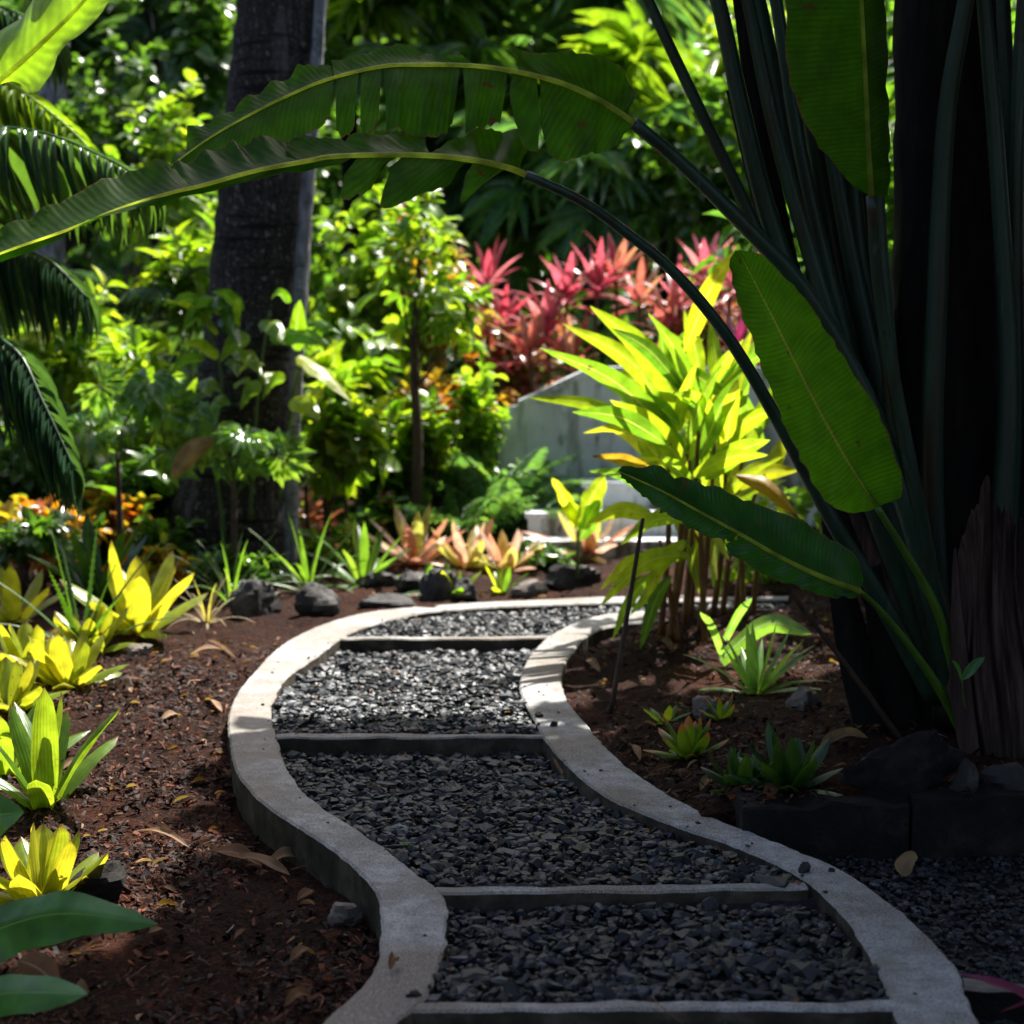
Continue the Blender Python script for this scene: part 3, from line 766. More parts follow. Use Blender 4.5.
def grey_wall():
    Y = 11.6
    def XZ(px, py, Y=Y):
        p = at(px, py, Y); return (p[0], p[2])
    root = thing('concrete_wall', at(560, 540, Y), 'grey stained concrete stair wall with sloping top behind the yellow ginger', 'wall')
    mb = MB(); prism(mb, [XZ(452, 560), XZ(840, 560), XZ(840, 372), XZ(592, 372), XZ(528, 402), XZ(452, 424)], Y, Y + 0.22)
    mb.build('wall_face', M['wall'], root, smooth=False)
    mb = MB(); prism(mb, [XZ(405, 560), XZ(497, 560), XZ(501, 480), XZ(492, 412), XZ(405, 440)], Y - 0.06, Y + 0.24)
    mb.build('mossy_end', M['umber'], root, smooth=False)['label'] = 'dark mossy left end of the wall, grown with moss'
    mb = MB(); prism(mb, [XZ(520, 406), XZ(592, 373), XZ(840, 373), XZ(840, 367), XZ(591, 367), XZ(518, 401)], Y - 0.025, Y + 0.245)
    mb.build('coping', M['wall'], root, smooth=False)
    root2 = thing('concrete_steps', at(580, 560, 10.8), 'grey concrete steps below the stained wall beside the pale bromeliad', 'steps')
    for k, (x0, x1, yt, yb, yy) in enumerate([(524, 700, 546, 580, 10.5), (528, 700, 518, 550, 10.8), (585, 720, 487, 522, 11.1)]):
        mb = MB(); prism(mb, [XZ(x0, yb + 20, yy), XZ(x1, yb + 20, yy), XZ(x1, yt, yy), XZ(x0, yt, yy)], yy, yy + 0.42 - 0.05 * k)
        prism(mb, [XZ(x0 - 3, yt + 0.2, yy), XZ(x1, yt + 0.2, yy), XZ(x1, yt - 5, yy), XZ(x0 - 3, yt - 5, yy)], yy - 0.02, yy + 0.40 - 0.05 * k)
        mb.build('step', M['wall'], root2, smooth=False)
grey_wall()

# ------------------------------------------------------------------ the paddle-leaved palm at the right
def pxline(pts, d0, d1):
    n = len(pts)
    return np.array([at(p[0], p[1], d0 + (d1 - d0) * i / (n - 1)) for i, p in enumerate(pts)])

def panel(mb, mid, edge, rnd, nu=7, nt=12, sag=0.04, t0=0.0, t1=1.0, sgn=1):
    """half of a leaf blade between a piece of midrib and an edge line"""
    A, B = resample(mid, nt), resample(edge, nt)
    u = np.linspace(0, 1, nu)
    P = A[:, None] + (B - A)[:, None] * u[None, :, None]
    T = norm(np.gradient(A, axis=0)); D = B - A
    N = norm(np.cross(T, D))
    P = P + N[:, None] * (np.sin(PI * u) * sag)[None, :, None] * np.linalg.norm(D, axis=1)[:, None, None] * 2
    P += ((rng.normal(0, 0.002, (nt, nu)) + (np.interp(np.arange(nt), np.arange(0, nt + 4, 3), rng.normal(0, 0.012, len(np.arange(0, nt + 4, 3)))))[:, None]) * u)[..., None] * N[:, None]
    P += (rng.normal(0, 0.0035, (nt, 1)) * (u == 1))[..., None] * norm(D)[:, None]
    t = np.linspace(t0, t1, nt)
    a = np.stack([np.repeat(t, nu), np.tile(u * sgn, nt), np.full(nt * nu, rnd)], 1)
    i = np.arange(nt - 1)[:, None] * nu; j = np.arange(nu - 1)[None]
    q = np.stack([i + j, i + j + 1, i + nu + j + 1, i + nu + j], -1).reshape(-1, 4)
    mb.add(P, q, a)

def hero_leaf(root, midpx, d0, d1, uppers, lowers, mat, petpx, pd, prad, ribrad=(0.010, 0.002), dn=0.10, df=0.22, petmat='petiole', ribback=-0.004):
    """blade traced as separate panels, each with its own depth"""
    mid = resample(pxline(midpx, d0, d1), 200)
    mp = resample(np.array(midpx, float), 200)
    def tof(p): return int(np.argmin(((mp - np.array(p)) ** 2).sum(1)))
    lf = MB()
    for k, (grp, off, sg) in enumerate(((uppers, df, 1), (lowers, -dn, -1))):
        for (ma, mb_, edge) in grp:
            ia, ib = tof(ma), tof(mb_)
            if ib - ia < 2: ib = ia + 2
            m = mid[ia:ib + 1]
            n = len(edge)
            E = []
            if sg < 0 and ib - ia < 60:      # torn strips shrink apart
                ce = np.mean(np.array(edge, float), 0); edge = [(p[0] + (ce[0] - p[0]) * 0.12, p[1] + rng.normal(0, 2.0)) for p in edge]
            for i, p in enumerate(edge):
                f = i / max(n - 1, 1)
                dd = mid[int(ia + (ib - ia) * f)][1]
                e = at(p[0], p[1], dd)
                dist = np.hypot(*(np.array(p) - mp[tof(p)]))
                E.append(at(p[0], p[1], dd + off * min(dist / 60, 1.0)))
            panel(lf, m, np.array(E), random.random(), t0=ia / 200, t1=ib / 200, nt=max(6, min(40, (ib - ia))), sgn=sg)
    leaf = lf.build('leaf', M[mat], root)
    r = MB(); tube(r, mid + np.array([0, ribback, 0]), ribrad, 7)
    rib = r.build('midrib', M['midrib'], leaf)
    p = MB(); tube(p, resample(pxline(petpx, pd[0], pd[1]), 40), prad, 9)
    p.build('petiole', M[petmat], root)
    return leaf

palm_base = np.array([1.50, 5.62, gz(1.5, 5.62)])
palm = thing('travellers_palm', palm_base, 'large dark palm of tall paddle-leaf stalks with two arching torn leaves, right of the path', 'palm')

MA = [(634, 123), (600, 101), (560, 83), (510, 71), (470, 66), (420, 65), (380, 67), (330, 79), (290, 95), (250, 115), (210, 138), (168, 168)]
hero_leaf(palm, MA, 5.0, 4.75,
    [((632, 122), (523, 73), [(626, 112), (636, 92), (627, 72), (603, 58), (569, 53), (542, 53), (513, 44), (521, 70)]),
     ((508, 71), (332, 79), [(501, 67), (456, 61), (432, 51), (402, 46), (374, 51), (332, 63)]),
     ((330, 79), (168, 168), [(330, 63), (290, 72), (239, 103), (191, 133), (168, 166)])],
    [((634, 123), (536, 76), [(632, 130), (620, 143), (590, 154), (556, 160), (543, 146), (534, 112)]),
     ((534, 76), (508, 71), [(541, 150), (528, 146), (512, 120), (507, 95)]),
     ((505, 70), (459, 66), [(504, 120), (480, 131), (463, 131)]),
     ((456, 66), (381, 67), [(456, 130), (440, 138), (420, 137), (381, 130)]),
     ((378, 67), (359, 71), [(380, 120), (373, 130), (364, 138), (359, 126)]),
     ((356, 72), (334, 78), [(356, 124), (344, 139), (335, 132)]),
     ((331, 79), (168, 168), [(331, 118), (311, 132), (270, 143), (239, 150), (205, 160), (168, 169)])],
    'paddle', [(634, 123), (680, 162), (747, 228), (811, 300), (880, 430), (940, 620), (950, 720)], (5.0, 5.5), (0.020, 0.034, 0.05))

MBp = [(524, 174), (508, 168), (477, 161), (432, 156), (381, 155), (330, 157), (308, 161), (256, 171), (205, 185), (171, 193), (120, 209), (68, 230), (0, 254), (-70, 285)]
hero_leaf(palm, MBp, 4.85, 4.25,
    [((520, 172), (420, 155), [(522, 160), (532, 143), (530, 132), (508, 126), (467, 133), (436, 147), (424, 153)]),
     ((419, 155), (286, 165), [(424, 138), (391, 131), (364, 137), (330, 138), (290, 135), (286, 150)]),
     ((284, 165), (176, 191), [(284, 138), (246, 140), (205, 154), (172, 166)]),
     ((175, 191), (-70, 285), [(178, 174), (157, 164), (102, 181), (51, 208), (0, 229), (-70, 262)])],
    [((500, 166), (463, 159), [(494, 178), (480, 191), (458, 205), (464, 172)]),
     ((460, 159), (389, 155), [(461, 167), (453, 185), (422, 196), (377, 205), (385, 166)]),
     ((386, 155), (342, 157), [(384, 164), (371, 188), (340, 198), (341, 171)]),
     ((340, 157), (-70, 285), [(335, 165), (256, 180), (171, 202), (120, 217), (0, 262), (-70, 290)])],
    'paddle', [(526, 175), (580, 200), (620, 228), (674, 272), (730, 340), (777, 419), (835, 525), (879, 597), (935, 700)], (4.85, 5.45), (0.014, 0.022, 0.036), df=0.28)

# the hanging leaf at the top
ME = [(871, 196), (868, 150), (865, 80), (861, 0), (856, -90), (845, -190), (835, -270)]
hero_leaf(palm, ME, 5.1, 4.8,
    [((871, 196), (835, -270), [(885, 196), (890, 170), (888, 90), (884, 0), (880, -120), (838, -270)])],
    [((871, 196), (835, -270), [(858, 190), (830, 160), (800, 112), (786, 62), (782, 0), (784, -80), (800, -180), (834, -270)])],
    'paddle', [(871, 196), (880, 300), (905, 440), (935, 600), (950, 720)], (5.1, 5.5), (0.016, 0.026, 0.04), df=0.1)

def stalk(pts, d0, d1, rad, mat='petiole'):
    p = MB(); tube(p, resample(pxline(pts, d0, d1), 40), rad, 10)
    p.build('petiole', M[mat], palm)
UP = lambda x, dx: [(x + dx * 1.5, -420), (x + dx * .8, -200)]
stalk([(560, -240), (606, -100), (648, 0), (700, 110), (745, 205), (800, 330), (870, 500), (940, 690)], 5.3, 5.6, (0.014, 0.022, 0.04))
stalk([(640, -300), (683, -120), (718, 0), (742, 110), (770, 220), (815, 340), (880, 500), (950, 710)], 5.35, 5.62, (0.016, 0.034, 0.06))
stalk([(690, -300), (722, -120), (748, 0), (775, 130), (812, 260), (850, 380), (900, 520), (955, 720)], 5.3, 5.6, (0.016, 0.028, 0.055))
stalk([(730, -300), (755, -110), (776, 0), (800, 150), (835, 300), (880, 470), (950, 720)], 5.45, 5.65, (0.016, 0.026, 0.06))
stalk([(780, -320), (800, -100), (818, 60), (850, 250), (890, 430), (955, 720)], 5.5, 5.68, (0.016, 0.03, 0.06))
stalk([(1010, -320), (985, -120), (966, 0), (946, 120), (937, 300), (932, 480), (945, 720)], 5.2, 5.55, (0.018, 0.034, 0.046))
stalk([(965, -320), (975, -120), (984, 0), (1000, 200), (1008, 420), (985, 720)], 5.25, 5.55, (0.018, 0.030, 0.05))
stalk([(1060, -320), (1040, -120), (1024, 0), (1016, 180), (1014, 400), (1000, 700)], 5.3, 5.6, (0.018, 0.028, 0.05))
stalk([(1010, -320), (1006, -120), (1003, 0), (1018, 250), (1030, 450), (1010, 720)], 5.45, 5.66, (0.018, 0.030, 0.05), 'petiole')
stalk([(1120, -320), (1085, -120), (1060, 0), (1040, 250), (1036, 450), (1015, 720)], 5.2, 5.6, (0.018, 0.03, 0.05))
stalk([(700, -300), (736, -100), (765, 30), (800, 200), (850, 400), (955, 720)], 5.55, 5.7, (0.02, 0.03, 0.06))
stalk([(750, -300), (778, -100), (798, 30), (822, 180), (862, 380), (950, 720)], 5.6, 5.72, (0.02, 0.034, 0.06))
stalk([(850, -300), (850, -100), (846, 40), (856, 230), (890, 430), (955, 720)], 5.62, 5.75, (0.02, 0.036, 0.06))
stalk([(890, -300), (880, -100), (874, 100), (884, 300), (905, 480), (955, 720)], 5.2, 5.6, (0.016, 0.026, 0.05))
def dry_base(pts, d0, d1, w, mat='blackbark', fold=-0.5):
    n = 18
    m2 = MB(); ribbon(m2, resample(pxline(pts, d0, d1), n), (1, 0.25, 0), np.interp(np.linspace(0, 1, n), np.linspace(0, 1, len(w)), w) * (1 + 0.06 * rng.standard_normal(n)), fold=fold, nc=3)
    m2.build('leaf_base', M[mat], palm)
dry_base([(950, 740), (880, 560), (820, 380), (775, 200), (738, -20)], 5.58, 5.75, [0.12, 0.10, 0.07, 0.05, 0.025])
dry_base([(950, 740), (895, 540), (850, 380), (818, 200), (800, 40)], 5.64, 5.78, [0.12, 0.12, 0.09, 0.07, 0.03])
dry_base([(955, 740), (915, 540), (885, 400), (866, 230), (850, 60)], 5.66, 5.8, [0.12, 0.12, 0.09, 0.06, 0.03], 'sheath')
dry_base([(960, 740), (865, 520), (805, 360), (765, 230), (728, 90)], 5.56, 5.72, [0.1, 0.05, 0.03, 0.022, 0.008], 'sheath')
dry_base([(1000, 740), (1000, 500), (995, 250), (990, 0)], 5.62, 5.72, [0.14, 0.10, 0.07, 0.05])
# trunk
mb = MB(); tube(mb, resample([(1.56, 5.8, -0.15), (1.55, 5.8, 1.2), (1.5, 5.85, 3.0), (1.45, 5.95, 4.2)], 40), (0.27, 0.2, 0.17, 0.15), 20, wob=0.03)
mb.build('trunk', M['blackbark'], palm)
# leaf bases wrapping the foot
for k, (px, w, top) in enumerate([(845, 0.10, 500), (885, 0.11, 440), (925, 0.10, 420)]):
    sp = resample(pxline([(px + 55, 775), (px + 25, 690), (px, 590), (px - 20, top)], 5.48 + 0.04 * k, 5.62), 14)
    m2 = MB(); ribbon(m2, sp, (1, 0.25, 0), np.interp(np.linspace(0, 1, 14), [0, .5, 1], [w, w * .75, 0.02]), fold=-0.5, nc=3)
    m2.build('leaf_base', M['blackbark'], palm)
# dry papery sheath wrapped round the foot, torn along its top
def dry_sheath():
    nu, nv = 60, 40
    uk = [0, .10, .2, .28, .36, .44, .52, .62, .70, .8, .9, 1]
    top = np.interp(np.linspace(0, 1, nu), uk, [560, 520, 500, 472, 498, 512, 505, 528, 515, 545, 540, 580]) + rng.normal(0, 3.5, nu)
    ph = rng.uniform(0, 6.28, 4)
    V, A = [], []
    for v in range(nv):
        f = v / (nv - 1)                       # 0 = top
        for u in range(nu):
            q = u / (nu - 1)
            px = (956 + 96 * q) * (1 - f) + (974 + 92 * q) * f + 4 * math.sin(7 * f + 5 * q)
            py = top[u] * (1 - f) + 790 * f
            fold = 0.022 * math.sin(q * 21 + ph[0] + 1.5 * f) + 0.012 * math.sin(q * 47 + ph[1] - 2 * f) + 0.006 * math.sin(q * 90 + ph[2]) 
            Y = 5.24 - 0.10 * math.sin(PI * q) ** 0.8 - 0.04 * f + fold * (1 - 0.45 * f) - 0.05 * (1 - f) ** 3 * math.sin(q * 9)
            V.append(at(px, py, Y)); A.append((f, q, 0.5))
    i_ = np.arange(nv - 1)[:, None] * nu; j_ = np.arange(nu - 1)[None]
    q_ = np.stack([i_ + j_, i_ + j_ + 1, i_ + nu + j_ + 1, i_ + nu + j_], -1).reshape(-1, 4)
    m2 = MB(); m2.add(np.array(V), q_, np.array(A))
    o = m2.build('dry_sheath', M['sheath'], palm)
    o['label'] = 'dry brown torn leaf sheath standing upright at the foot'
    sp = resample(pxline([(985, 790), (972, 700), (962, 610), (956, 548)], 5.12, 5.16), 22)
    m2 = MB(); ribbon(m2, sp, (1, 0.4, 0), np.interp(np.linspace(0, 1, 22), [0, .4, .8, 1], [0.07, 0.065, 0.035, 0.006]) * (1 + 0.06 * rng.standard_normal(22)), fold=-0.8, nc=4, wave=0.15, wfreq=1.7)
    m2.build('dry_sheath', M['sheath'], palm)
dry_sheath()

# fan of paddle leaves above the view (they throw the shade on the near path)
def fan_leaf(root, base, dirv, L, W, mat, droop=0.35):
    dirv = norm(dirv)
    n = 16
    t = np.linspace(0, 1, n)
    sp = base + dirv * (t * L)[:, None] + np.array([0, 0, -1.0]) * (droop * L * t ** 2.2)[:, None]
    side = np.cross(dirv, SUN * 0.6 + np.array([0, 0, .6]))
    m = MB(); ribbon(m, sp, norm(side), prof('oval', n, W), fold=0.12, nc=3, rnd=random.random(), wave=0.06)
    return m.build('leaf', M[mat], root)
for k, a in enumerate(np.linspace(-0.45, 1.25, 8)):
    b = np.array([1.5, 5.95, 3.2]); d = np.array([math.sin(a) * 0.95, 0.25, math.cos(a) * 0.9 + 0.1])
    p1 = b + norm(d) * 1.4
    m2 = MB(); tube(m2, resample([b, (b + p1) / 2 + np.array([0, 0, .05]), p1], 10), (0.03, 0.018), 7); m2.build('petiole', M['petiole'], palm)
    fan_leaf(palm, p1, d + np.array([0, 0.1, -0.1]), 2.0, 0.36, 'paddle', 0.3)

# young shoot with two leaves near the path
shoot = thing('banana_shoot', at(950, 715, 5.3), 'young shoot with a bright upright paddle leaf and a dark sideways leaf', 'banana plant')
MC = [(877, 507), (852, 468), (830, 430), (810, 392), (790, 352), (765, 302), (738, 250)]
hero_leaf(shoot, MC, 5.0, 4.75,
    [((877, 507), (738, 250), [(884, 504), (897, 500), (904, 484), (896, 455), (878, 412), (850, 366), (820, 322), (790, 282), (762, 256), (741, 250)])],
    [((877, 507), (738, 250), [(868, 511), (845, 512), (828, 503), (806, 470), (788, 432), (770, 390), (752, 345), (738, 300), (730, 268), (735, 251)])],
    'paddle_young', [(877, 507), (905, 552), (934, 603), (952, 660), (968, 730)], (5.0, 5.3), (0.010, 0.015, 0.024), (0.007, 0.002), 0.04, 0.06, 'petgreen', 0.006)
MD = [(860, 591), (820, 576), (780, 557), (740, 534), (700, 512), (660, 490), (618, 471)]
hero_leaf(shoot, MD, 4.95, 4.55,
    [((860, 591), (618, 471), [(860, 582), (846, 553), (820, 532), (785, 514), (740, 496), (690, 479), (650, 468), (620, 468)])],
    [((860, 591), (738, 533), [(856, 598), (830, 597), (800, 588), (770, 577), (745, 562), (724, 547), (736, 541)]),
     ((735, 531), (618, 471), [(732, 541), (710, 537), (680, 523), (650, 502), (625, 480), (619, 473)])],
    'paddle_dark', [(860, 591), (882, 612), (910, 646), (940, 690), (965, 735)], (4.95, 5.3), (0.008, 0.012, 0.022), (0.009, 0.002), 0.10, 0.12, 'petgreen')
# brown dead stalk leaning in front
dead = MB(); tube(dead, resample(pxline([(770, 560), (805, 612), (850, 670), (905, 745)], 5.25, 5.4), 24), (0.007, 0.011), 7, wob=0.05)
tag(dead.build('dead_stalk', M['bamboo']), 'brown dead stalk leaning against the palm foot', 'stalk')
m2 = MB()
sprig = thing('seedling', at(965, 690, 5.05), 'tiny green seedling sprouting beside the dry brown sheath', 'seedling')
for (b, t_, w) in [((962, 680), (985, 657), .018), ((962, 682), (952, 660), .014)]:
    sp = pxline([b, ((b[0] + t_[0]) / 2, (b[1] + t_[1]) / 2 - 3), t_], 5.0, 4.98)
    sp = resample(sp, 8); m3 = MB(); ribbon(m3, sp, (0, 0.4, 1), prof('oval', 8, w), fold=0.3); m3.build('leaf', M['broad'], sprig)
m3 = MB(); tube(m3, resample(pxline([(966, 712), (963, 695), (962, 681)], 5.04, 5.0), 6), (0.004, 0.002), 5); m3.build('stem', M['stemgreen'], sprig)

# ------------------------------------------------------------------ rosettes
def rosette(name, label, cat, group, px, py, n, L, W, mat, el=(1.35, 0.35), bend=(0.3, 1.0), kind='blunt', fold=0.35, parts=True, jit=0.15, tail=0.0, cup=0.12, az0=None, lvar=0.15, teeth=False, zoff=0.0, nseg=10):
    g0 = gr(px, py, 0); z = gz(g0[0], g0[1]); g0 = gr(px, py, z); z = gz(g0[0], g0[1]) + zoff
    base = np.array([g0[0], g0[1], z - 0.01])
    root = thing(name, base, label, cat, group)
    mb = MB()
    a0 = rng.uniform(0, 6.28) if az0 is None else az0
    for i in range(n):
        f = i / max(n - 1, 1)                       # 0 = innermost
        az = a0 + i * 2.39996 + rng.normal(0, jit)
        e = el[0] + (el[1] - el[0]) * f + rng.normal(0, jit * 0.5)
        b = bend[0] + (bend[1] - bend[0]) * f + rng.normal(0, jit * 0.6)
        l = L * (0.78 + 0.22 * math.sin(PI * (0.25 + 0.6 * f))) * rng.uniform(1 - lvar, 1 + lvar)
        sp, sd = arc(base + np.array([math.cos(az), math.sin(az), 0]) * W * 0.5 * f, az, e, l, b, nseg)
        w = prof(kind, nseg, W * rng.uniform(0.85, 1.1))
        if not parts:
            ribbon(mb, sp, sd, w, fold, 1, rng.random(), 0.05, 2, cup)
        else:
            m1 = MB(); ribbon(m1, sp, sd, w, fold, 2, rng.random(), 0.06, 2, cup)
            if teeth:
                T = norm(np.gradient(sp, axis=0)); N = np.cross(norm(np.broadcast_to(sd, sp.shape)), T)
                for q in np.linspace(0.08, 0.9, 16):
                    k = q * (nseg - 1); i0 = int(k); fr = k - i0
                    P = sp[i0] * (1 - fr) + sp[min(i0 + 1, nseg - 1)] * fr; wq = np.interp(k, np.arange(nseg), w)
                    for sgn in (-1, 1):
                        c = P + sd * sgn * wq * math.cos(fold) + N[i0] * wq * (math.sin(fold) + cup)
                        m1.add([c - T[i0] * 0.006, c + T[i0] * 0.006, c + sd * sgn * 0.007 + T[i0] * 0.006], np.array([(0, 1, 2)]), [(q, sgn, .9)] * 3)
            m1.build('leaf', M[mat], root)
    if not parts:
        mb.build('leaves', M[mat], root)
    return root

YB = 'yellow-green bromeliads in the left bed'
rosette('bromeliad', 'tall upright yellow-green bromeliad with broad strap leaves at the left edge, mid height', 'bromeliad', YB, 45, 812, 10, 0.39, 0.042, 'bromgreen', (1.5, 0.75), (0.1, 0.75), 'blunt', az0=0.4)
rosette('bromeliad', 'cup-shaped yellow bromeliad above the broad glossy leaf in the lower left corner', 'bromeliad', YB, 42, 905, 16, 0.225, 0.046, 'brom', (1.5, 0.6), (0.1, 0.5), 'blunt', cup=0.2)
rosette('bromeliad', 'brightest golden bromeliad rosette in front of the spiky plant', 'bromeliad', YB, 66, 686, 16, 0.27, 0.052, 'brom', (1.4, 0.45), (0.2, 0.9), 'blunt')
rosette('bromeliad', 'golden bromeliad rosette left of and touching the spiky plant', 'bromeliad', YB, 30, 675, 15, 0.27, 0.050, 'brom', (1.4, 0.5), (0.2, 0.8), 'blunt')
rosette('bromeliad', 'small golden bromeliad crowded behind the brightest rosette', 'bromeliad', YB, 92, 655, 14, 0.25, 0.048, 'brom', (1.4, 0.5), (0.2, 0.8), 'blunt')
rosette('bromeliad', 'yellow bromeliad cut by the left edge below the golden rosettes', 'bromeliad', YB, 8, 712, 14, 0.25, 0.048, 'brom', (1.4, 0.5), (0.2, 0.8), 'blunt')
rosette('bromeliad', 'large lemon-yellow bromeliad with pointed leaves right of the spiky plant', 'bromeliad', YB, 138, 632, 14, 0.46, 0.062, 'brom', (1.4, 0.5), (0.1, 0.75), 'strap')
rosette('bromeliad', 'pale yellow-green bromeliad at the left edge behind the golden rosettes', 'bromeliad', YB, 14, 622, 11, 0.36, 0.045, 'brom', (1.3, 0.4), (0.2, 0.7), 'strap', parts=False)
rosette('bromeliad', 'deep green bromeliad at the left edge behind the tall strap-leaved one', 'bromeliad', 'green bromeliads', 4, 780, 11, 0.34, 0.045, 'bromgreen', (1.35, 0.5), (0.2, 0.8), 'strap')
rosette('spiky_bromeliad', 'spiky dark green plant with toothed sword leaves among the golden bromeliads', 'bromeliad', None, 82, 655, 13, 0.58, 0.021, 'spiky', (1.45, 0.30), (0.0, 0.85), 'taper', fold=0.45, teeth=True, az0=1.2, nseg=14)
OB = 'orange bromeliads beyond the far kerb'
rosette('bromeliad', 'leftmost pinkish orange bromeliad beyond the far kerb, with the longest leaves', 'bromeliad', OB, 414, 563, 18, 0.42, 0.042, 'bromorange', (1.35, 0.2), (0.2, 0.8), 'strap', parts=False)
rosette('bromeliad', 'pale salmon bromeliad in the middle of the orange row', 'bromeliad', OB, 466, 567, 18, 0.36, 0.042, 'bromorange', (1.35, 0.2), (0.2, 0.8), 'strap', parts=False)
rosette('bromeliad', 'orange-yellow bromeliad just left of the concrete steps', 'bromeliad', OB, 506, 570, 18, 0.33, 0.044, 'bromorange', (1.35, 0.2), (0.2, 0.8), 'strap', parts=False)
rosette('bromeliad', 'pale pink bromeliad on the dark rock right of the concrete steps', 'bromeliad', OB, 588, 560, 20, 0.42, 0.046, 'bromorange', (1.35, 0.15), (0.2, 0.8), 'strap', parts=False, zoff=0.05)
rosette('seedling', 'small yellow-green seedling against the far kerb before the orange bromeliads', 'seedling', 'small seedlings at the far kerb', 452, 596, 8, 0.2, 0.035, 'yellowgreen', (1.3, 0.4), (0.2, 0.8), 'oval', parts=False)
rosette('seedling', 'small upright lemon seedling below the orange-yellow bromeliad', 'seedling', 'small seedlings at the far kerb', 502, 592, 7, 0.19, 0.026, 'yellowgreen', (1.4, 0.7), (0.1, 0.5), 'oval', parts=False)
rosette('seedling', 'low round-leaved seedling left of the lemon seedling', 'seedling', 'small seedlings at the far kerb', 432, 590, 7, 0.2, 0.04, 'midgreen', (1.2, 0.3), (0.2, 0.8), 'oval', parts=False)
SG = 'strap-leaved plants behind the left bed'
rosette('spider_plant', 'pale green spider plant at the foot of the big trunk', 'spider plant', SG, 232, 604, 22, 0.46, 0.013, 'strap', (1.4, 0.35), (0.3, 1.5), 'taper', parts=False)
rosette('spider_plant', 'withered straw-coloured spider plant at the edge of the left mulch', 'spider plant', SG, 207, 622, 20, 0.30, 0.008, 'drystrap', (1.4, 0.3), (0.5, 1.9), 'taper', parts=False)
rosette('spider_plant', 'green strap-leaved clump right of the big trunk foot', 'spider plant', SG, 308, 588, 18, 0.50, 0.022, 'strap', (1.45, 0.3), (0.2, 1.3), 'taper', parts=False)
rosette('spider_plant', 'broad green strap-leaved clump left of the orange bromeliads', 'spider plant', SG, 364, 584, 16, 0.42, 0.026, 'strap', (1.45, 0.5), (0.1, 1.0), 'strap', parts=False)
rosette('spider_plant', 'dark green strap clump behind the lemon-yellow bromeliad', 'spider plant', SG, 100, 600, 12, 0.5, 0.05, 'bromdark', (1.4, 0.6), (0.1, 0.7), 'strap', parts=False)
# right bed
rosette('succulent', 'pale green open rosette of narrow arching leaves on the right bed', 'succulent', None, 756, 694, 20, 0.31, 0.021, 'succ', (1.5, 0.25), (0.1, 0.75), 'lance')
rosette('bromeliad', 'small green bromeliad with orange leaf tips on the right bed', 'bromeliad', 'small bromeliads on the right bed', 690, 755, 15, 0.17, 0.028, 'bromtip', (1.4, 0.3), (0.1, 0.7), 'oval')
rosette('bromeliad', 'tiny sprout with orange leaf tips behind the small green bromeliad', 'bromeliad', 'small bromeliads on the right bed', 722, 718, 8, 0.11, 0.016, 'bromtip', (1.4, 0.3), (0.1, 0.7), 'oval')
rosette('bromeliad', 'tiny light green plant left of the orange-tipped bromeliad beside the kerb', 'bromeliad', 'small bromeliads on the right bed', 664, 722, 8, 0.11, 0.02, 'bromgreen', (1.0, 0.2), (0.1, 0.7), 'oval')
rosette('bromeliad', 'dark green low bromeliad beside the right kerb, left of its twin', 'bromeliad', 'dark bromeliads by the block wall', 742, 790, 14, 0.16, 0.026, 'bromdark', (1.4, 0.45), (0.1, 0.5), 'oval')
rosette('bromeliad', 'dark green bromeliad with one pale leaf next to the black boulder', 'bromeliad', 'dark bromeliads by the block wall', 790, 788, 17, 0.19, 0.032, 'bromdark', (1.4, 0.4), (0.1, 0.5), 'oval')

def leaf_between(root, b, t, Yb, Yt, wpx, mat, kind='lance', lift=0.0, roll=(0, 1, 0), fold=0.3, nc=2, n=14, wave=0.08, name='leaf', tilt=0.6):
    P0, P1 = at(*b, Yb), at(*t, Yt)
    mid = (P0 + P1) / 2 + np.array([0, 0, lift])
    sp = resample([P0, mid, P1], n)
    d = norm(P1 - P0)
    view = np.array([0, 1.0, 0])
    flat = norm(np.cross(d, view)); 
    side = flat * math.cos(tilt) + view * math.sin(tilt)
    W = wpx / F * (Yb + Yt) / 2 / 2 
    m = MB(); ribbon(m, sp, side, prof(kind, n, W), fold, nc, rng.random(), wave, 3)
    return m.build(name, M[mat], root)

# pale arching leaf behind the succulent
rt = thing('lily_plant', at(700, 660, 6.9), 'low plant with pale arching strap leaves beside the ginger canes', 'plant')
for b, t, w, l in [((720, 660), (812, 634), 20, 0.10), ((725, 690), (822, 694), 13, .09), ((725, 640), (752, 598), 9, .02), ((722, 655), (700, 612), 9, .03)]:
    leaf_between(rt, b, t, 6.9, 6.6, w, 'succ', 'strap', l)

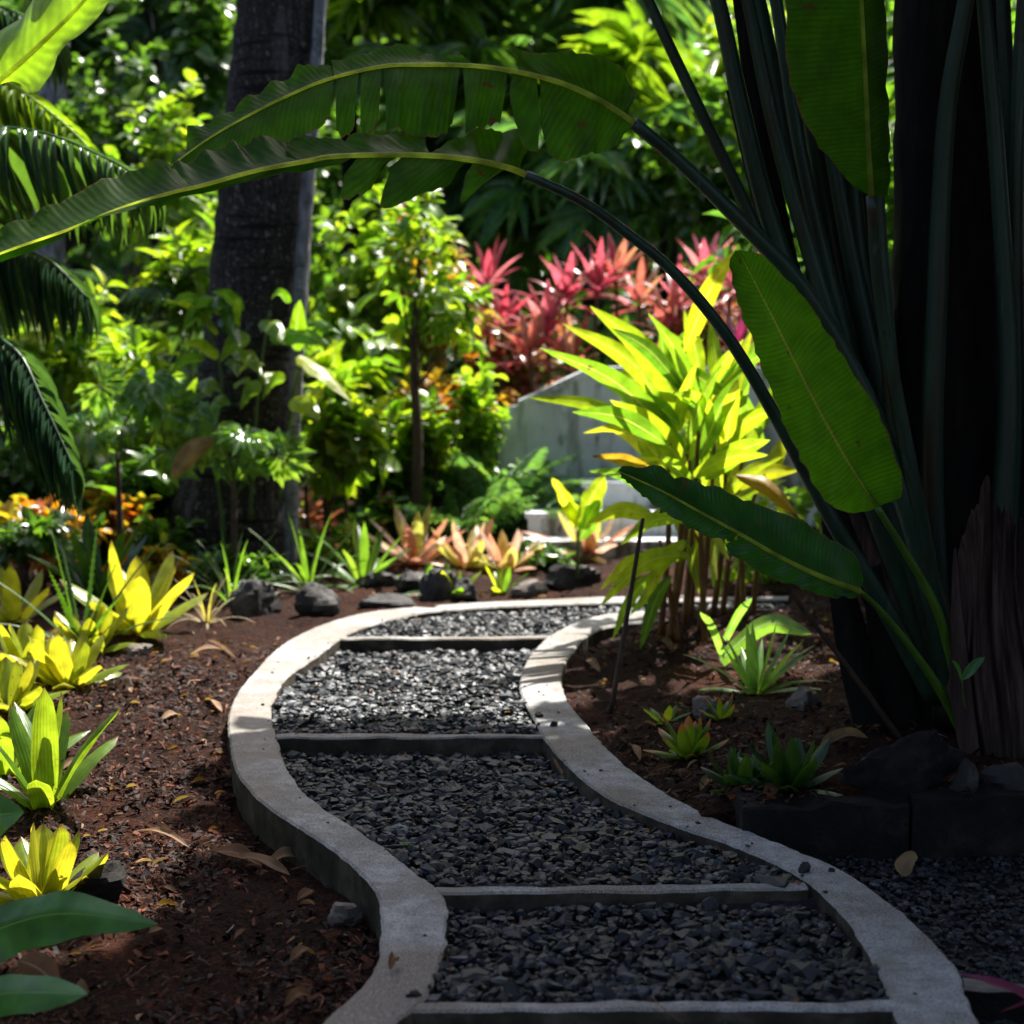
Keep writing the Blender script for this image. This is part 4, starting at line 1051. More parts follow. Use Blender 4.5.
# broad leaves from a plant at the left edge
bl = thing('broad_leaf_plant', gr(-60, 960, -0.13), 'broad glossy green leaves reaching in from the lower left edge', 'plant')
leaf_between(bl, (-45, 945), (158, 924), 3.75, 3.55, 70, 'broad', 'heart', 0.05, fold=0.25, nc=3, tilt=0.9, wave=0.12)
leaf_between(bl, (-70, 1010), (88, 994), 3.4, 3.3, 56, 'broad', 'oval', 0.02, fold=0.15, nc=3, tilt=1.1, wave=0.08)
leaf_between(bl, (-60, 850), (24, 812), 3.9, 3.85, 75, 'broad', 'heart', 0.03, fold=0.2, nc=3, tilt=0.5)
leaf_between(bl, (18, 960), (58, 985), 3.5, 3.45, 34, 'deadleaf', 'oval', 0.01, fold=0.2, tilt=0.6)
for t in ((-45, 945), (-70, 1010), (-60, 850)):
    m2 = MB(); tube(m2, resample([gr(-90, 985, -0.15), (gr(-90, 985, -0.1) + at(*t, 3.7)) / 2 + np.array([-0.02, 0, .03]), at(*t, 3.7 if t[1] < 1000 else 3.4)], 8), (0.006, 0.003), 6)
    m2.build('stalk', M['stemgreen'], bl)
pu = thing('purple_leaf_plant', gr(1075, 1040, -0.08), 'purple strap leaf poking in at the bottom right corner', 'plant')
leaf_between(pu, (1075, 1030), (958, 973), 3.2, 3.35, 22, 'purple', 'lance', 0.02, tilt=0.9)
leaf_between(pu, (1085, 1010), (1000, 1012), 3.2, 3.3, 18, 'purple', 'lance', 0.02, tilt=0.9)

# stake
mb = MB(); tube(mb, resample([at(643, 518, 6.3), at(628, 610, 6.3), gr(612, 705, 0.0), gr(610, 712, -0.05)], 20), (0.008, 0.010, 0.011), 8, wob=0.05)
tag(mb.build('wooden_stake', M['bamboo']), 'thin brown stake leaning in the mulch beside the right kerb', 'stake')

# ------------------------------------------------------------------ ginger clump
ging = thing('ginger_plant', gr(690, 630, 0), 'bright yellow-green ginger clump on brown canes right of the far path', 'ginger')
GL = [  # base px, tip px, width px, depth base, depth tip
 ((690, 455), (540, 348), 30, 7.6, 7.3), ((700, 430), (590, 306), 34, 7.7, 7.6), ((684, 352), (738, 248), 26, 7.5, 7.3), ((690, 425), (563, 324), 26, 7.8, 7.8),
 ((672, 450), (527, 397), 20, 7.4, 7.1), ((668, 445), (572, 412), 28, 7.3, 7.1), ((662, 440), (583, 433), 18, 7.4, 7.2), ((700, 405), (648, 313), 22, 7.7, 7.7),
 ((702, 385), (684, 310), 22, 7.8, 7.8), ((690, 410), (600, 376), 34, 7.9, 7.8), ((705, 400), (600, 345), 26, 8.0, 8.0), ((688, 470), (610, 400), 30, 7.5, 7.3),
 ((700, 460), (742, 372), 26, 7.5, 7.4), ((715, 450), (780, 408), 26, 7.7, 7.6), ((705, 480), (770, 440), 30, 7.4, 7.2), ((690, 478), (768, 455), 22, 7.3, 7.1),
 ((720, 430), (752, 330), 26, 7.9, 7.9), ((735, 400), (765, 330), 22, 8.1, 8.1), ((725, 490), (800, 470), 26, 7.9, 7.8), ((740, 470), (775, 380), 24, 8.2, 8.2),
 ((668, 400), (660, 330), 22, 7.9, 7.9), ((720, 400), (710, 320), 22, 8.0, 8.1), ((750, 440), (800, 370), 22, 8.3, 8.3), ((730, 520), (790, 540), 24, 7.6, 7.4),
 ((660, 560), (600, 590), 22, 7.5, 7.2), ((690, 555), (600, 606), 28, 7.4, 7.1), ((690, 540), (640, 610), 24, 7.5, 7.3),
 ((660, 520), (585, 525), 22, 7.6, 7.4), ((690, 520), (620, 545), 26, 7.5, 7.3), 
 ((745, 545), (800, 580), 24, 7.9, 7.8), ((660, 570), (612, 640), 18, 7.6, 7.5), ((670, 590), (630, 615), 18, 7.7, 7.6),
 ((700, 500), (640, 495), 26, 7.8, 7.7), ((720, 500), (690, 430), 28, 8.1, 8.1), ((740, 510), (720, 440), 28, 8.3, 8.3), ((680, 500), (655, 430), 28, 8.2, 8.2), ((760, 500), (790, 430), 26, 8.4, 8.4),
 ((672, 575), (640, 650), 18, 7.4, 7.3), ((710, 420), (672, 356), 26, 8.2, 8.2)]
for i, (b, t, w, Yb, Yt) in enumerate(GL):
    L_ = math.hypot(t[0] - b[0], t[1] - b[1]) / 208
    leaf_between(ging, b, t, Yb, Yt, w * 0.8, 'ginger', 'lance', 0.10 * L_ if t[1] < b[1] else 0.16 * L_, fold=0.22, nc=2, wave=0.1, tilt=rng.uniform(-0.3, 0.75))
for i in range(64):
    yb = rng.uniform(360, 530); xb = 702 + rng.normal(0, 26)
    a = rng.uniform(-1.25, 1.1); l = rng.uniform(60, 105)
    dy = -math.cos(a) if yb < 515 or rng.random() < 0.5 else math.cos(a) * 0.8
    tx, ty = xb + math.sin(a) * l, yb + dy * l
    if ty < 325 - (tx - 600) * 0.0 or tx > 800: continue
    yy = rng.uniform(7.5, 8.5)
    leaf_between(ging, (xb, yb), (tx, ty), yy, yy + rng.normal(-.15, .2), rng.uniform(12, 20), 'ginger', 'lance', 0.05 if dy < 0 else 0.09, fold=0.25, wave=0.1, tilt=rng.uniform(-0.3, 0.9))
leaf_between(ging, (655, 475), (592, 456), 7.2, 7.0, 16, 'gingerdry', 'lance', 0.02)['label'] = 'orange drying leaf with a brown tip'
leaf_between(ging, (735, 475), (800, 520), 7.0, 6.9, 20, 'gingerdry', 'lance', 0.05)
for i, (bx, tx, ty, Y) in enumerate([(660, 668, 440, 7.6), (672, 690, 420, 7.7), (684, 700, 400, 7.8), (690, 702, 385, 7.9), (700, 715, 440, 7.6), (712, 725, 430, 7.9), (722, 745, 440, 8.1), (735, 760, 470, 8.2), (668, 690, 460, 7.5), (706, 700, 480, 7.4), (744, 735, 490, 7.9), (678, 660, 540, 7.5), (752, 760, 540, 8.0)]):
    m2 = MB(); b0 = at(bx, 630, Y); b0[2] = gz(b0[0], b0[1]) - 0.03
    tube(m2, resample([b0, (b0 + at(tx, ty, Y)) / 2 + np.array([rng.normal(0, .02), 0, 0]), at(tx, ty, Y)], 14), (0.017, 0.014, 0.007), 7)
    m2.build('cane', M['cane'], ging)

# yellow-green sprout left of the ginger
sp_ = thing('banana_sprout', gr(575, 575, 0), 'bright lime sprout with broad wavy leaves in front of the grey wall', 'plant')
for b, t, w in [((578, 530), (605, 476), 26), ((576, 530), (552, 478), 16), ((578, 520), (560, 510), 20), ((580, 540), (600, 500), 22)]:
    leaf_between(sp_, b, t, 9.3, 9.2, w, 'ginger', 'oval', 0.03, wave=0.2)
m2 = MB(); tube(m2, resample([gr(577, 585, -0.03), at(578, 530, 9.3)], 5), (0.012, 0.008), 6); m2.build('stem', M['stemgreen'], sp_)

# ------------------------------------------------------------------ shrubs and trees
def crown(mb, C, R, ntip, per, size, width, tm, shell=0.55, droop=0.2, clump=0.5, spread=0.55, tipset=None):
    """leaf whorls on twig tips through an uneven crown volume; returns the tips"""
    ncl = max(4, int(ntip / 14))
    cl = norm(rng.standard_normal((ncl, 3))) * rng.uniform(0.45, 1.0, (ncl, 1))
    tips = []
    for i in range(ntip):
        if rng.random() < clump + 0.25:
            p = cl[rng.integers(ncl)] + rng.normal(0, 0.26, 3)
        else:
            p = norm(rng.standard_normal(3)) * rng.uniform(shell, 1.05)
        tips.append(p)
    tips = np.array(tips)
    tips *= (1 + 0.18 * rng.standard_normal((len(tips), 1)))
    out = norm(tips + np.array([0, 0, 0.35]))
    P = C + tips * R
    m = ntip * per
    k = np.repeat(np.arange(ntip), per)
    az = np.tile(np.arange(per) * 2.4, ntip) + np.repeat(rng.uniform(0, 6.28, ntip), per) + rng.normal(0, .3, m)
    a1 = norm(np.cross(out, np.array([0.3, 0.2, 1.0]))); a2 = np.cross(out, a1)
    rad = a1[k] * np.cos(az)[:, None] + a2[k] * np.sin(az)[:, None]
    open_ = rng.uniform(0.35, 1.25, m)[:, None]
    d = norm(out[k] * np.cos(open_) + rad * np.sin(open_) + np.array([0, 0, -droop]))
    base = P[k] - out[k] * (rng.uniform(0, 1.0, m) * size * 0.9)[:, None]
    nr = out[k] * 0.7 + np.array([0, 0, 0.9]) + rng.normal(0, 0.35, (m, 3))
    tone = rng.random(ntip)
    r = np.clip(tone[k] * 0.65 + rng.random(m) * 0.35, 0, 1)
    scatter(mb, tm, base, d, nr, size * rng.uniform(0.6, 1.15, m), width * rng.uniform(0.85, 1.15, m), r)
    return P

def stems_to(root, base, tips, C, nstem, rad, mat='twig', name='stem', twigs=3):
    for s in range(nstem):
        m2 = MB()
        T = tips[rng.integers(len(tips))]
        b = base + np.array([rng.normal(0, rad * 3), rng.normal(0, rad * 3), -0.04])
        mid = (b + T) / 2 + np.array([rng.normal(0, .06), rng.normal(0, .06), 0.08])
        main = resample([b, mid, T], 10); tube(m2, main, (rad, rad * 0.6, rad * 0.25), 6)
        for q in range(twigs):
            T2 = tips[rng.integers(len(tips))]; o = main[rng.integers(3, 8)]
            tube(m2, resample([o, (o + T2) / 2 + np.array([0, 0, .05]), T2], 6), (rad * 0.4, rad * 0.15), 4)
        m2.build(name, M[mat], root)

def shrub(name, label, cat, group, Y, px, top, bot, hw, ntip, per, size, width, mat, tm=None, nstem=4, srad=0.018, deep=0.8, gap=0.0, smat='twig', droop=0.2, clump=0.5):
    tm = T_OVAL if tm is None else tm
    C = at(px, (top + bot) / 2, Y)
    R = np.array([hw / F * Y, hw / F * Y * deep, abs(bot - top) / 2 / F * Y])
    bx, by = C[0], C[1]
    base = np.array([bx, by, gz(bx, by)])
    root = thing(name, base, label, cat, group)
    mb = MB()
    tips = crown(mb, C, R, ntip, per, size, width, tm, droop=droop, clump=clump)
    mb.build('foliage', M[mat], root)
    stems_to(root, base, tips, C, nstem, srad, smat)
    return root

S = 'shrubs behind the garden path'
shrub('shrub', 'shrub with small rounded green leaves in the upper left, in front of a grey trunk', 'shrub', S, 15, 112, 20, 205, 72, 120, 9, 0.14, 0.75, 'midgreen')
shrub('shrub', 'bright yellow-green shrub between the rounded shrub and the big dark trunk', 'shrub', S, 13, 165, 85, 235, 72, 90, 8, 0.17, 0.6, 'yellowgreen')
shrub('shrub', 'leafy green shrub high behind the left side of the big trunk', 'shrub', S, 16, 205, -50, 120, 58, 70, 8, 0.24, 0.7, 'midgreen', T_HEART)
shrub('shrub', 'tall sunlit yellow-green shrub just right of the big dark trunk', 'shrub', S, 13, 375, 175, 340, 72, 130, 9, 0.15, 0.62, 'yellowgreen')
shrub('shrub', 'glossy mid-green shrub low behind the right side of the big trunk', 'shrub', S, 11.9, 345, 300, 450, 62, 60, 6, 0.24, 0.62, 'yellowgreen', T_HEART)
shrub('shrub', 'dark green shrub below the sunlit yellow-green one', 'shrub', S, 11.3, 352, 440, 555, 66, 80, 7, 0.2, 0.32, 'midgreen', T_LANCE)
shrub('croton', 'croton with orange and yellow leaves left of the grey wall', 'croton', S, 12.3, 455, 350, 480, 52, 90, 8, 0.14, 0.5, 'croton')
shrub('croton', 'croton with mixed green and rusty leaves behind the slender trunk', 'croton', S, 12.9, 425, 235, 350, 50, 90, 8, 0.14, 0.5, 'croton')
shrub('croton', 'dull red croton under the pink cordylines', 'croton', S, 13.4, 505, 300, 400, 60, 90, 8, 0.15, 0.5, 'redcroton')
shrub('croton', 'reddish brown low croton right of the big trunk foot', 'croton', S, 11.0, 340, 480, 565, 55, 60, 7, 0.12, 0.5, 'redcroton')
shrub('croton', 'purple-red croton behind the ginger clump', 'croton', S, 12.8, 735, 290, 420, 70, 90, 8, 0.15, 0.42, 'redcroton')
shrub('shrub', 'rounded green shrub high behind the palm stalks', 'shrub', S, 15, 700, 60, 235, 62, 90, 8, 0.22, 0.7, 'midgreen', T_HEART)
shrub('shrub', 'small bright shrub top centre right of the palm stalk', 'shrub', S, 17, 735, 10, 120, 60, 90, 9, 0.15, 0.7, 'yellowgreen')
shrub('shrub', 'green and yellow shrub at the left edge below the palm fronds', 'shrub', S, 11.2, 75, 290, 420, 75, 80, 8, 0.2, 0.4, 'yellowgreen', T_LANCE)
shrub('shrub', 'shaded shrub at the left edge behind the hanging frond', 'shrub', S, 10.8, 40, 400, 520, 70, 80, 8, 0.15, 0.55, 'midgreen')
shrub('croton', 'low croton with scattered orange leaves at the left edge behind the bromeliads', 'croton', S, 9.6, 40, 500, 570, 80, 60, 7, 0.13, 0.5, 'croton')
shrub('shrub', 'pale sunlit shrub at mid height left of the big trunk', 'shrub', S, 12.2, 190, 225, 330, 50, 44, 7, 0.27, 0.3, 'yellowgreen', T_LANCE)
shrub('shrub', 'dark glossy shrub between the trunk foot and the hanging frond', 'shrub', S, 10.4, 130, 440, 560, 60, 60, 6, 0.22, 0.7, 'midgreen', T_HEART)
shrub('shrub', 'small leafy shrub hiding the dark left end of the grey wall', 'shrub', S, 11.25, 468, 384, 478, 34, 60, 8, 0.12, 0.6, 'yellowgreen')
shrub('shrub', 'low bluish shrub at the foot of the grey wall among the ferns', 'shrub', S, 11.2, 500, 470, 545, 34, 50, 8, 0.10, 0.4, 'bluegreen', T_LANCE)
shrub('shrub', 'yellow-leaved shrub beside the slender trunk above the orange bromeliads', 'shrub', S, 11.4, 432, 400, 500, 40, 50, 8, 0.15, 0.6, 'yellowgreen')

GC = 'low ground-cover plants behind the left bed'
for args in [('low leafy plant under the hanging palm frond at the left edge', 9.2, 25, 505, 560, 50, 'midgreen', T_OVAL), ('low orange-flecked plant between the hanging frond and the trunk', 9.9, 110, 500, 560, 45, 'croton', T_OVAL),
             ('low green plant tucked against the left side of the trunk foot', 9.7, 168, 510, 575, 36, 'midgreen', T_LANCE), ('low plant with narrow leaves in front of the trunk foot', 9.35, 238, 545, 590, 40, 'midgreen', T_LANCE),
             ('low yellow-green plant between the pale trunk strip and the strap-leaved clumps', 10.3, 330, 525, 578, 40, 'yellowgreen', T_OVAL), ('low dark plant behind the leftmost orange bromeliad', 10.9, 395, 505, 560, 38, 'midgreen', T_OVAL),
             ('low rusty plant in the shade behind the lemon-yellow bromeliad', 9.0, 150, 545, 590, 34, 'croton', T_LANCE), ('low green plant behind the far kerb below the steps', 10.1, 545, 545, 585, 30, 'midgreen', T_OVAL),
             ('leafy plant behind the ginger canes at the far bend', 9.2, 760, 480, 600, 60, 'yellowgreen', T_LANCE)]:
    lab, Y_, px_, t_, b_, hw_, m_, tm_ = args
    shrub('ground_cover', lab, 'plant', GC, Y_, px_, t_, b_, hw_, 46, 7, 0.11, 0.55, m_, tm_, 3, 0.007)
shrub('shrub', 'bright shrub overlapping the right flank of the big trunk', 'shrub', S, 10.6, 335, 370, 500, 42, 60, 7, 0.17, 0.7, 'yellowgreen', T_HEART)
shrub('shrub', 'mixed green shrub crowding the left flank of the big trunk', 'shrub', S, 10.7, 165, 330, 470, 46, 60, 7, 0.2, 0.35, 'yellowgreen', T_LANCE)

# slender tree by the orange bromeliads
st = thing('slender_tree', gr(415, 562, 0), 'slender dark-stemmed sapling above the leftmost orange bromeliad', 'sapling')
mb = MB(); tb = at(415, 545, 11); tb[2] = gz(tb[0], tb[1]) - 0.05
tube(mb, resample([tb, at(418, 450, 11), at(414, 350, 11), at(422, 235, 11)], 20), (0.04, 0.032, 0.02), 8, wob=0.04)
mb.build('trunk', M['twig'], st)
mb = MB(); tips = crown(mb, at(420, 270, 11), np.array([0.42, 0.4, 0.5]), 60, 7, 0.15, 0.55, T_OVAL)
mb.build('crown', M['yellowgreen'], st)
stems_to(st, at(416, 380, 11), tips, None, 4, 0.012, 'twig', 'branch')

# cordylines
def cordyline(label, Y, heads, mat, group='red cordylines behind the grey wall', L=0.40, W=0.038, n=15):
    px0 = np.mean([h[0] for h in heads])
    b = at(px0, 480, Y); b[2] = gz(b[0], b[1])
    root = thing('cordyline', b, label, 'cordyline', group)
    for (hx, hy) in heads:
        c = at(hx, hy + 20, Y) + np.array([0, rng.normal(0, .15), 0])
        m1 = MB(); tube(m1, resample([b + np.array([rng.normal(0, .06), 0, -0.05]), (b + c) / 2 + np.array([(c - b)[0] * 0.2, 0, 0]), c], 10), (0.022, 0.014), 6)
        m1.build('cane', M['twig'], root)
        m2 = MB()
        for i in range(n):
            f = i / (n - 1)
            az = i * 2.4 + rng.normal(0, .15)
            sp, sd = arc(c - np.array([0, 0, 0.12 * f]), az, 1.4 - 1.2 * f + rng.normal(0, .1), L * rng.uniform(0.75, 1.1), 0.3 + 0.7 * f, 9)
            ribbon(m2, sp, sd, prof('lance', 9, W * rng.uniform(0.85, 1.15)), 0.3, 1, rng.random(), 0.06, 2)
        m2.build('leaf_head', M[mat], root)
cordyline('brightest pink cordyline standing above the middle of the red group', 12.6, [(566, 272), (545, 305), (598, 262)], 'cordpink', n=18)
cordyline('orange and pink cordyline behind the arching stalk', 12.9, [(615, 250), (642, 275)], 'cordred')
cordyline('rightmost red cordyline next to the dark palm stalks', 12.5, [(705, 250), (680, 280), (728, 262)], 'cordpink', n=16)
cordyline('dark magenta cordyline at the left of the red group', 12.9, [(487, 258), (502, 300), (476, 322)], 'cordpink', n=14)
cordyline('coral cordyline low in the gap between the pink one and the ginger', 12.2, [(530, 330), (570, 340)], 'cordred')
cordyline('purple-leaved cordyline half hidden behind the ginger leaves', 12.0, [(740, 330), (765, 345)], 'cordpurple')
cordyline('rust-orange cordyline below the rightmost red one', 12.7, [(665, 305), (700, 320)], 'cordred')

# ferns in front of the grey wall
def frond(mb, base, az, el, L, bend, nl, ll, lw, rach=0.006, tm=T_LANCE, sweep=0.5, hang=0.2, mi=0):
    sp, sd = arc(base, az, el, L, bend, 24)
    tube(mb, sp, (rach, rach * 0.35), 5, 0.9)
    k = np.linspace(0.16, 0.99, nl)
    P = np.stack([np.interp(k * 23, np.arange(24), sp[:, c]) for c in range(3)], 1)
    T = norm(np.gradient(P, axis=0))
    for sg in (-1, 1):
        d = T * sweep + sd * sg + np.array([0, 0, -hang]) + rng.normal(0, .06, (nl, 3))
        size = ll * np.sin(PI * (0.12 + 0.83 * k)) ** 0.7 * rng.uniform(0.9, 1.08, nl)
        nr = np.cross(sd * sg, T) * sg
        nr = np.where(nr[:, 2:3] < 0, -nr, nr)
        scatter(mb, tm, P, d, nr, size, lw / ll, rng.random(nl))

def fern(label, px, py, Y, n, L, mat='bluegreen'):
    b = at(px, py, Y); b[2] = max(gz(b[0], b[1]), b[2])
    root = thing('fern', b, label, 'fern', 'ferns by the grey wall')
    for i in range(n):
        m1 = MB(); frond(m1, b, i * 2.4 + rng.normal(0, .2), rng.uniform(0.7, 1.3), L * rng.uniform(.8, 1.1), rng.uniform(0.8, 1.5), 26, 0.15, 0.010)
        m1.build('frond', M[mat], root)
fern('blue-green fern against the dark left end of the grey wall', 500, 535, 11.2, 15, 0.8)
fern('blue-green fern in front of the stained part of the grey wall', 535, 540, 11.3, 13, 0.65)
fern('small fern just above the pale salmon bromeliad', 470, 545, 10.8, 12, 0.6)

# big trunk
tk = thing('palm_trunk', gr(228, 570, 0), 'massive dark leaning palm trunk with a pale strip on its right side', 'palm trunk')
cl = [at(226, 590, 10.2), at(229, 540, 10.2), at(238, 470, 10.2), at(250, 380, 10.2), at(262, 250, 10.2), at(272, 120, 10.2), at(282, 0, 10.2), at(300, -250, 10.2), at(318, -520, 10.2)]
mb = MB(); cl = resample(cl, 90)
rd = np.interp(np.linspace(0, 1, 90), [0, .06, .12, .22, .5, 1], [0.45, 0.40, 0.345, 0.315, 0.275, 0.25])
tube(mb, cl, rd * (1 + 0.02 * np.sin(np.arange(90) * 2.1)), 40, wob=0.012)
mb.build('bark', M['bark'], tk)
# added tube standing in for the pale strip on the trunk's right side
mb = MB(); ps = thing('pale_strip', at(293, 560, 9.95), 'pale grey strip up the right side of the big trunk, added as a thin tube', 'stem')
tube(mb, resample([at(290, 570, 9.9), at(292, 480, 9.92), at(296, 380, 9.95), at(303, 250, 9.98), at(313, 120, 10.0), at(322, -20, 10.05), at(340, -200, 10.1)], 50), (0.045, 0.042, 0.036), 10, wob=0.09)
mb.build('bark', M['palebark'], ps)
# far grey trunk
mb = MB(); ft = thing('grey_trunk', at(50, 300, 16.5), 'pale grey trunk far behind at the upper left corner', 'tree trunk')
tube(mb, resample([at(46, 420, 16.5), at(48, 200, 16.5), at(52, 60, 16.5), at(56, -120, 16.5)], 24), (0.19, 0.16, 0.15), 14, wob=0.02); mb.build('bark', M['palebark'], ft)

# vine leaves on the trunk
vn = thing('climbing_vine', at(250, 420, 9.8), 'climbing vine with heart-shaped leaves hugging the big trunk', 'vine')
mb = MB()
for pts in ([(225, 540), (215, 450), (222, 380), (205, 320)], [(250, 520), (255, 430), (262, 360), (270, 310)], [(280, 500), (290, 420), (300, 370), (320, 350)]):
    m1 = MB(); tube(m1, resample([at(p[0], p[1], 9.78) for p in pts], 20), (0.012, 0.008), 6); m1.build('stem', M['stemgreen'], vn)
VL = [((215, 335), (165, 300), 34), ((225, 315), (190, 310), 28), ((230, 330), (240, 300), 30), ((262, 320), (285, 345), 32), ((250, 340), (220, 362), 30), ((270, 335), (330, 345), 36), ((300, 355), (352, 402), 44), ((295, 350), (300, 300), 30), ((235, 350), (262, 375), 30), ((215, 360), (180, 345), 30), ((290, 400), (320, 420), 34), ((262, 390), (240, 410), 30), ((210, 320), (180, 335), 26), ((240, 312), (212, 292), 26), ((306, 342), (334, 328), 30), ((285, 380), (262, 400), 26)]
for q in range(16):
    bx, by = rng.uniform(195, 320), rng.uniform(300, 410)
    VL.append(((bx, by), (bx + rng.normal(0, 26), by + rng.uniform(-6, 34)), rng.uniform(18, 30)))
for i, (b, t, w) in enumerate(VL):
    leaf_between(vn, b, t, 9.65, 9.45, w * 0.72, 'ginger' if i == 6 else 'pothos', 'heart', 0.04, fold=0.35, tilt=rng.uniform(0.3, 1.25))

# lobed-leaf plants
def lobed_leaf(mb, c, nrm, up, R, lobes=9):
    nrm = norm(nrm); up = norm(up - nrm * np.dot(up, nrm)); sd = np.cross(up, nrm)
    ang = np.linspace(-2.3, 2.3, lobes) + rng.normal(0, .05, lobes)
    d = np.cos(ang)[:, None] * up + np.sin(ang)[:, None] * sd
    for k in range(lobes):
        l = R * (1 - 0.25 * abs(ang[k]) / 2.3) * rng.uniform(.9, 1.1)
        scatter(mb, T_LANCE, [c], [d[k]], [nrm], l, 0.36, rng.random())
        for sg in (-1, 1):
            a = ang[k] + sg * 0.5
            dd = np.cos(a) * up + np.sin(a) * sd
            scatter(mb, T_LANCE, [c + d[k] * l * 0.42], [dd], [nrm + rng.normal(0, .1, 3)], l * 0.42, 0.36, rng.random())
def lobed_plant(label, Y, px, py0, leaves, R, mat='lobed'):
    b = at(px, py0, Y); b[2] = gz(b[0], b[1])
    root = thing('papaya_plant', b, label, 'papaya plant', 'lobed-leaf plants around the big trunk')
    for (x, y) in leaves:
        c = at(x, y, Y + rng.normal(0, .15))
        m1 = MB(); lobed_leaf(m1, c, np.array([0.2 + rng.normal(0, .25), -0.42 + rng.normal(0, .2), 0.85]) if rng.random() < 0.5 else np.array([rng.normal(0, .3), -0.9, 0.15]), np.array([rng.normal(0, .9), -0.8, -0.5]), R * rng.uniform(.8, 1.15))
        lf = m1.build('leaf', M[mat], root)
        m2 = MB(); tube(m2, resample([b + np.array([0, 0, (c - b)[2] * 0.7]), (b + c) / 2 + np.array([(c - b)[0] * .2, 0, (c - b)[2] * 0.45]), c], 8), (0.008, 0.004), 5); m2.build('stalk', M['stemgreen'], root)
    m2 = MB(); tube(m2, resample([b + np.array([0, 0, -.05]), b + np.array([0, 0, (np.mean([at(x, y, Y)[2] for x, y in leaves]) - b[2]) * 0.75])], 6), (0.025, 0.014), 7); m2.build('stem', M['twig'], root)
lobed_plant('papaya-like plant with deeply lobed sunlit leaves left of the big trunk', 9.6, 120, 540, [(100, 385), (140, 395), (165, 410), (125, 425), (90, 430), (170, 450), (150, 380), (110, 405)], 0.24)
lobed_plant('papaya-like plant with lobed leaves spread in front of the big trunk', 9.3, 235, 560, [(215, 425), (245, 432), (270, 440), (205, 445), (232, 455), (280, 455), (255, 462)], 0.19)
dl = thing('dead_leaf', at(185, 470, 9.3), 'curled brown dead leaf hanging in front of the big trunk', 'dead leaf')
leaf_between(dl, (215, 440), (172, 478), 9.25, 9.1, 26, 'deadleaf', 'oval', 0.03, fold=0.4)

# ------------------------------------------------------------------ palms and banana leaf from the left edge
lp = thing('feather_palm', np.array([-3.3, 7.6, gz(-3.3, 7.6)]), 'feather palm reaching fronds in from the left edge', 'palm')
mb = MB(); tube(mb, resample([(-3.3, 7.6, -0.1), (-3.25, 7.6, 1.2), (-3.2, 7.6, 2.2)], 10), (0.13, 0.09), 10, wob=0.03); mb.build('trunk', M['bark'], lp)
def px_frond(root, pts, Y0, Y1, nl, ll, lw, mat, hang=0.8, sd=(0.2, 0.6, 0), sweep=0.6, both=True):
    sp = resample(pxline(pts, Y0, Y1), 30)
    m1 = MB(); tube(m1, sp, (0.014, 0.004), 6, 0.9)
    k = np.linspace(0.12, 0.99, nl)
    P = np.stack([np.interp(k * 29, np.arange(30), sp[:, c]) for c in range(3)], 1); T = norm(np.gradient(P, axis=0))
    tml = template('lance', 9, 0.35, 0.35, 0.02)
    sdv = norm(np.array(sd, float))
    for sg in ((-1, 1) if both else (1,)):
        d = T * sweep + sdv * sg * 0.8 + np.array([0, 0, -hang]) + rng.normal(0, .07, (nl, 3))
        size = ll * np.sin(PI * (0.15 + 0.8 * k)) ** 0.6 * rng.uniform(.9, 1.1, nl)
        nr = np.array([0, -0.4, 1.0]) + sdv * sg * 0.4 + rng.normal(0, .15, (nl, 3))
        scatter(m1, tml, P, d, nr, size, lw / ll, rng.random(nl))
    m1.build('frond', M[mat], root)
px_frond(lp, [(-160, 190), (-60, 135), (30, 130), (110, 160), (150, 185)], 7.4, 6.8, 34, 0.5, 0.035, 'palmlit', 0.75)
px_frond(lp, [(-150, 120), (-60, 70), (0, 80), (60, 120), (100, 160)], 7.8, 7.6, 30, 0.45, 0.03, 'palmyellow', 0.6)
px_frond(lp, [(-120, 330), (-40, 325), (15, 350), (42, 400), (75, 470)], 7.3, 6.7, 34, 0.5, 0.03, 'palmdark', 1.2, sweep=0.9)
px_frond(lp, [(-140, 260), (-40, 240), (40, 255), (90, 300)], 8.0, 7.8, 30, 0.5, 0.03, 'palmdark', 1.0)
px_frond(lp, [(-140, 40), (-60, 0), (10, 10), (60, 40)], 8.4, 8.4, 28, 0.5, 0.03, 'palmdark', 0.8)

bn = thing('banana_plant', np.array([-2.6, 6.2, gz(-2.6, 6.2)]), 'banana plant at the left edge with one bright backlit leaf at the top corner', 'banana plant')
mb = MB(); tube(mb, resample([(-2.6, 6.2, -0.1), (-2.58, 6.2, 1.0), (-2.5, 6.2, 1.9)], 10), (0.11, 0.07), 10); mb.build('trunk', M['petiole'], bn)
hero_leaf(bn, [(-60, 135), (-10, 90), (40, 45), (85, 0), (130, -60), (160, -110)], 6.3, 6.0,
    [((-60, 135), (160, -110), [(-75, 110), (-30, 62), (10, 22), (50, -20), (100, -80), (158, -112)])],
    [((-60, 135), (160, -110), [(-40, 140), (0, 80), (32, 94), (52, 72), (60, 48), (90, 22), (108, 0), (140, -50), (162, -108)])],
    'paddle_lit', [(-60, 135), (-120, 200), (-150, 300), (-150, 420)], (6.3, 6.2), (0.014, 0.02, 0.03), (0.012, 0.003), 0.22, 0.3, 'petgreen')

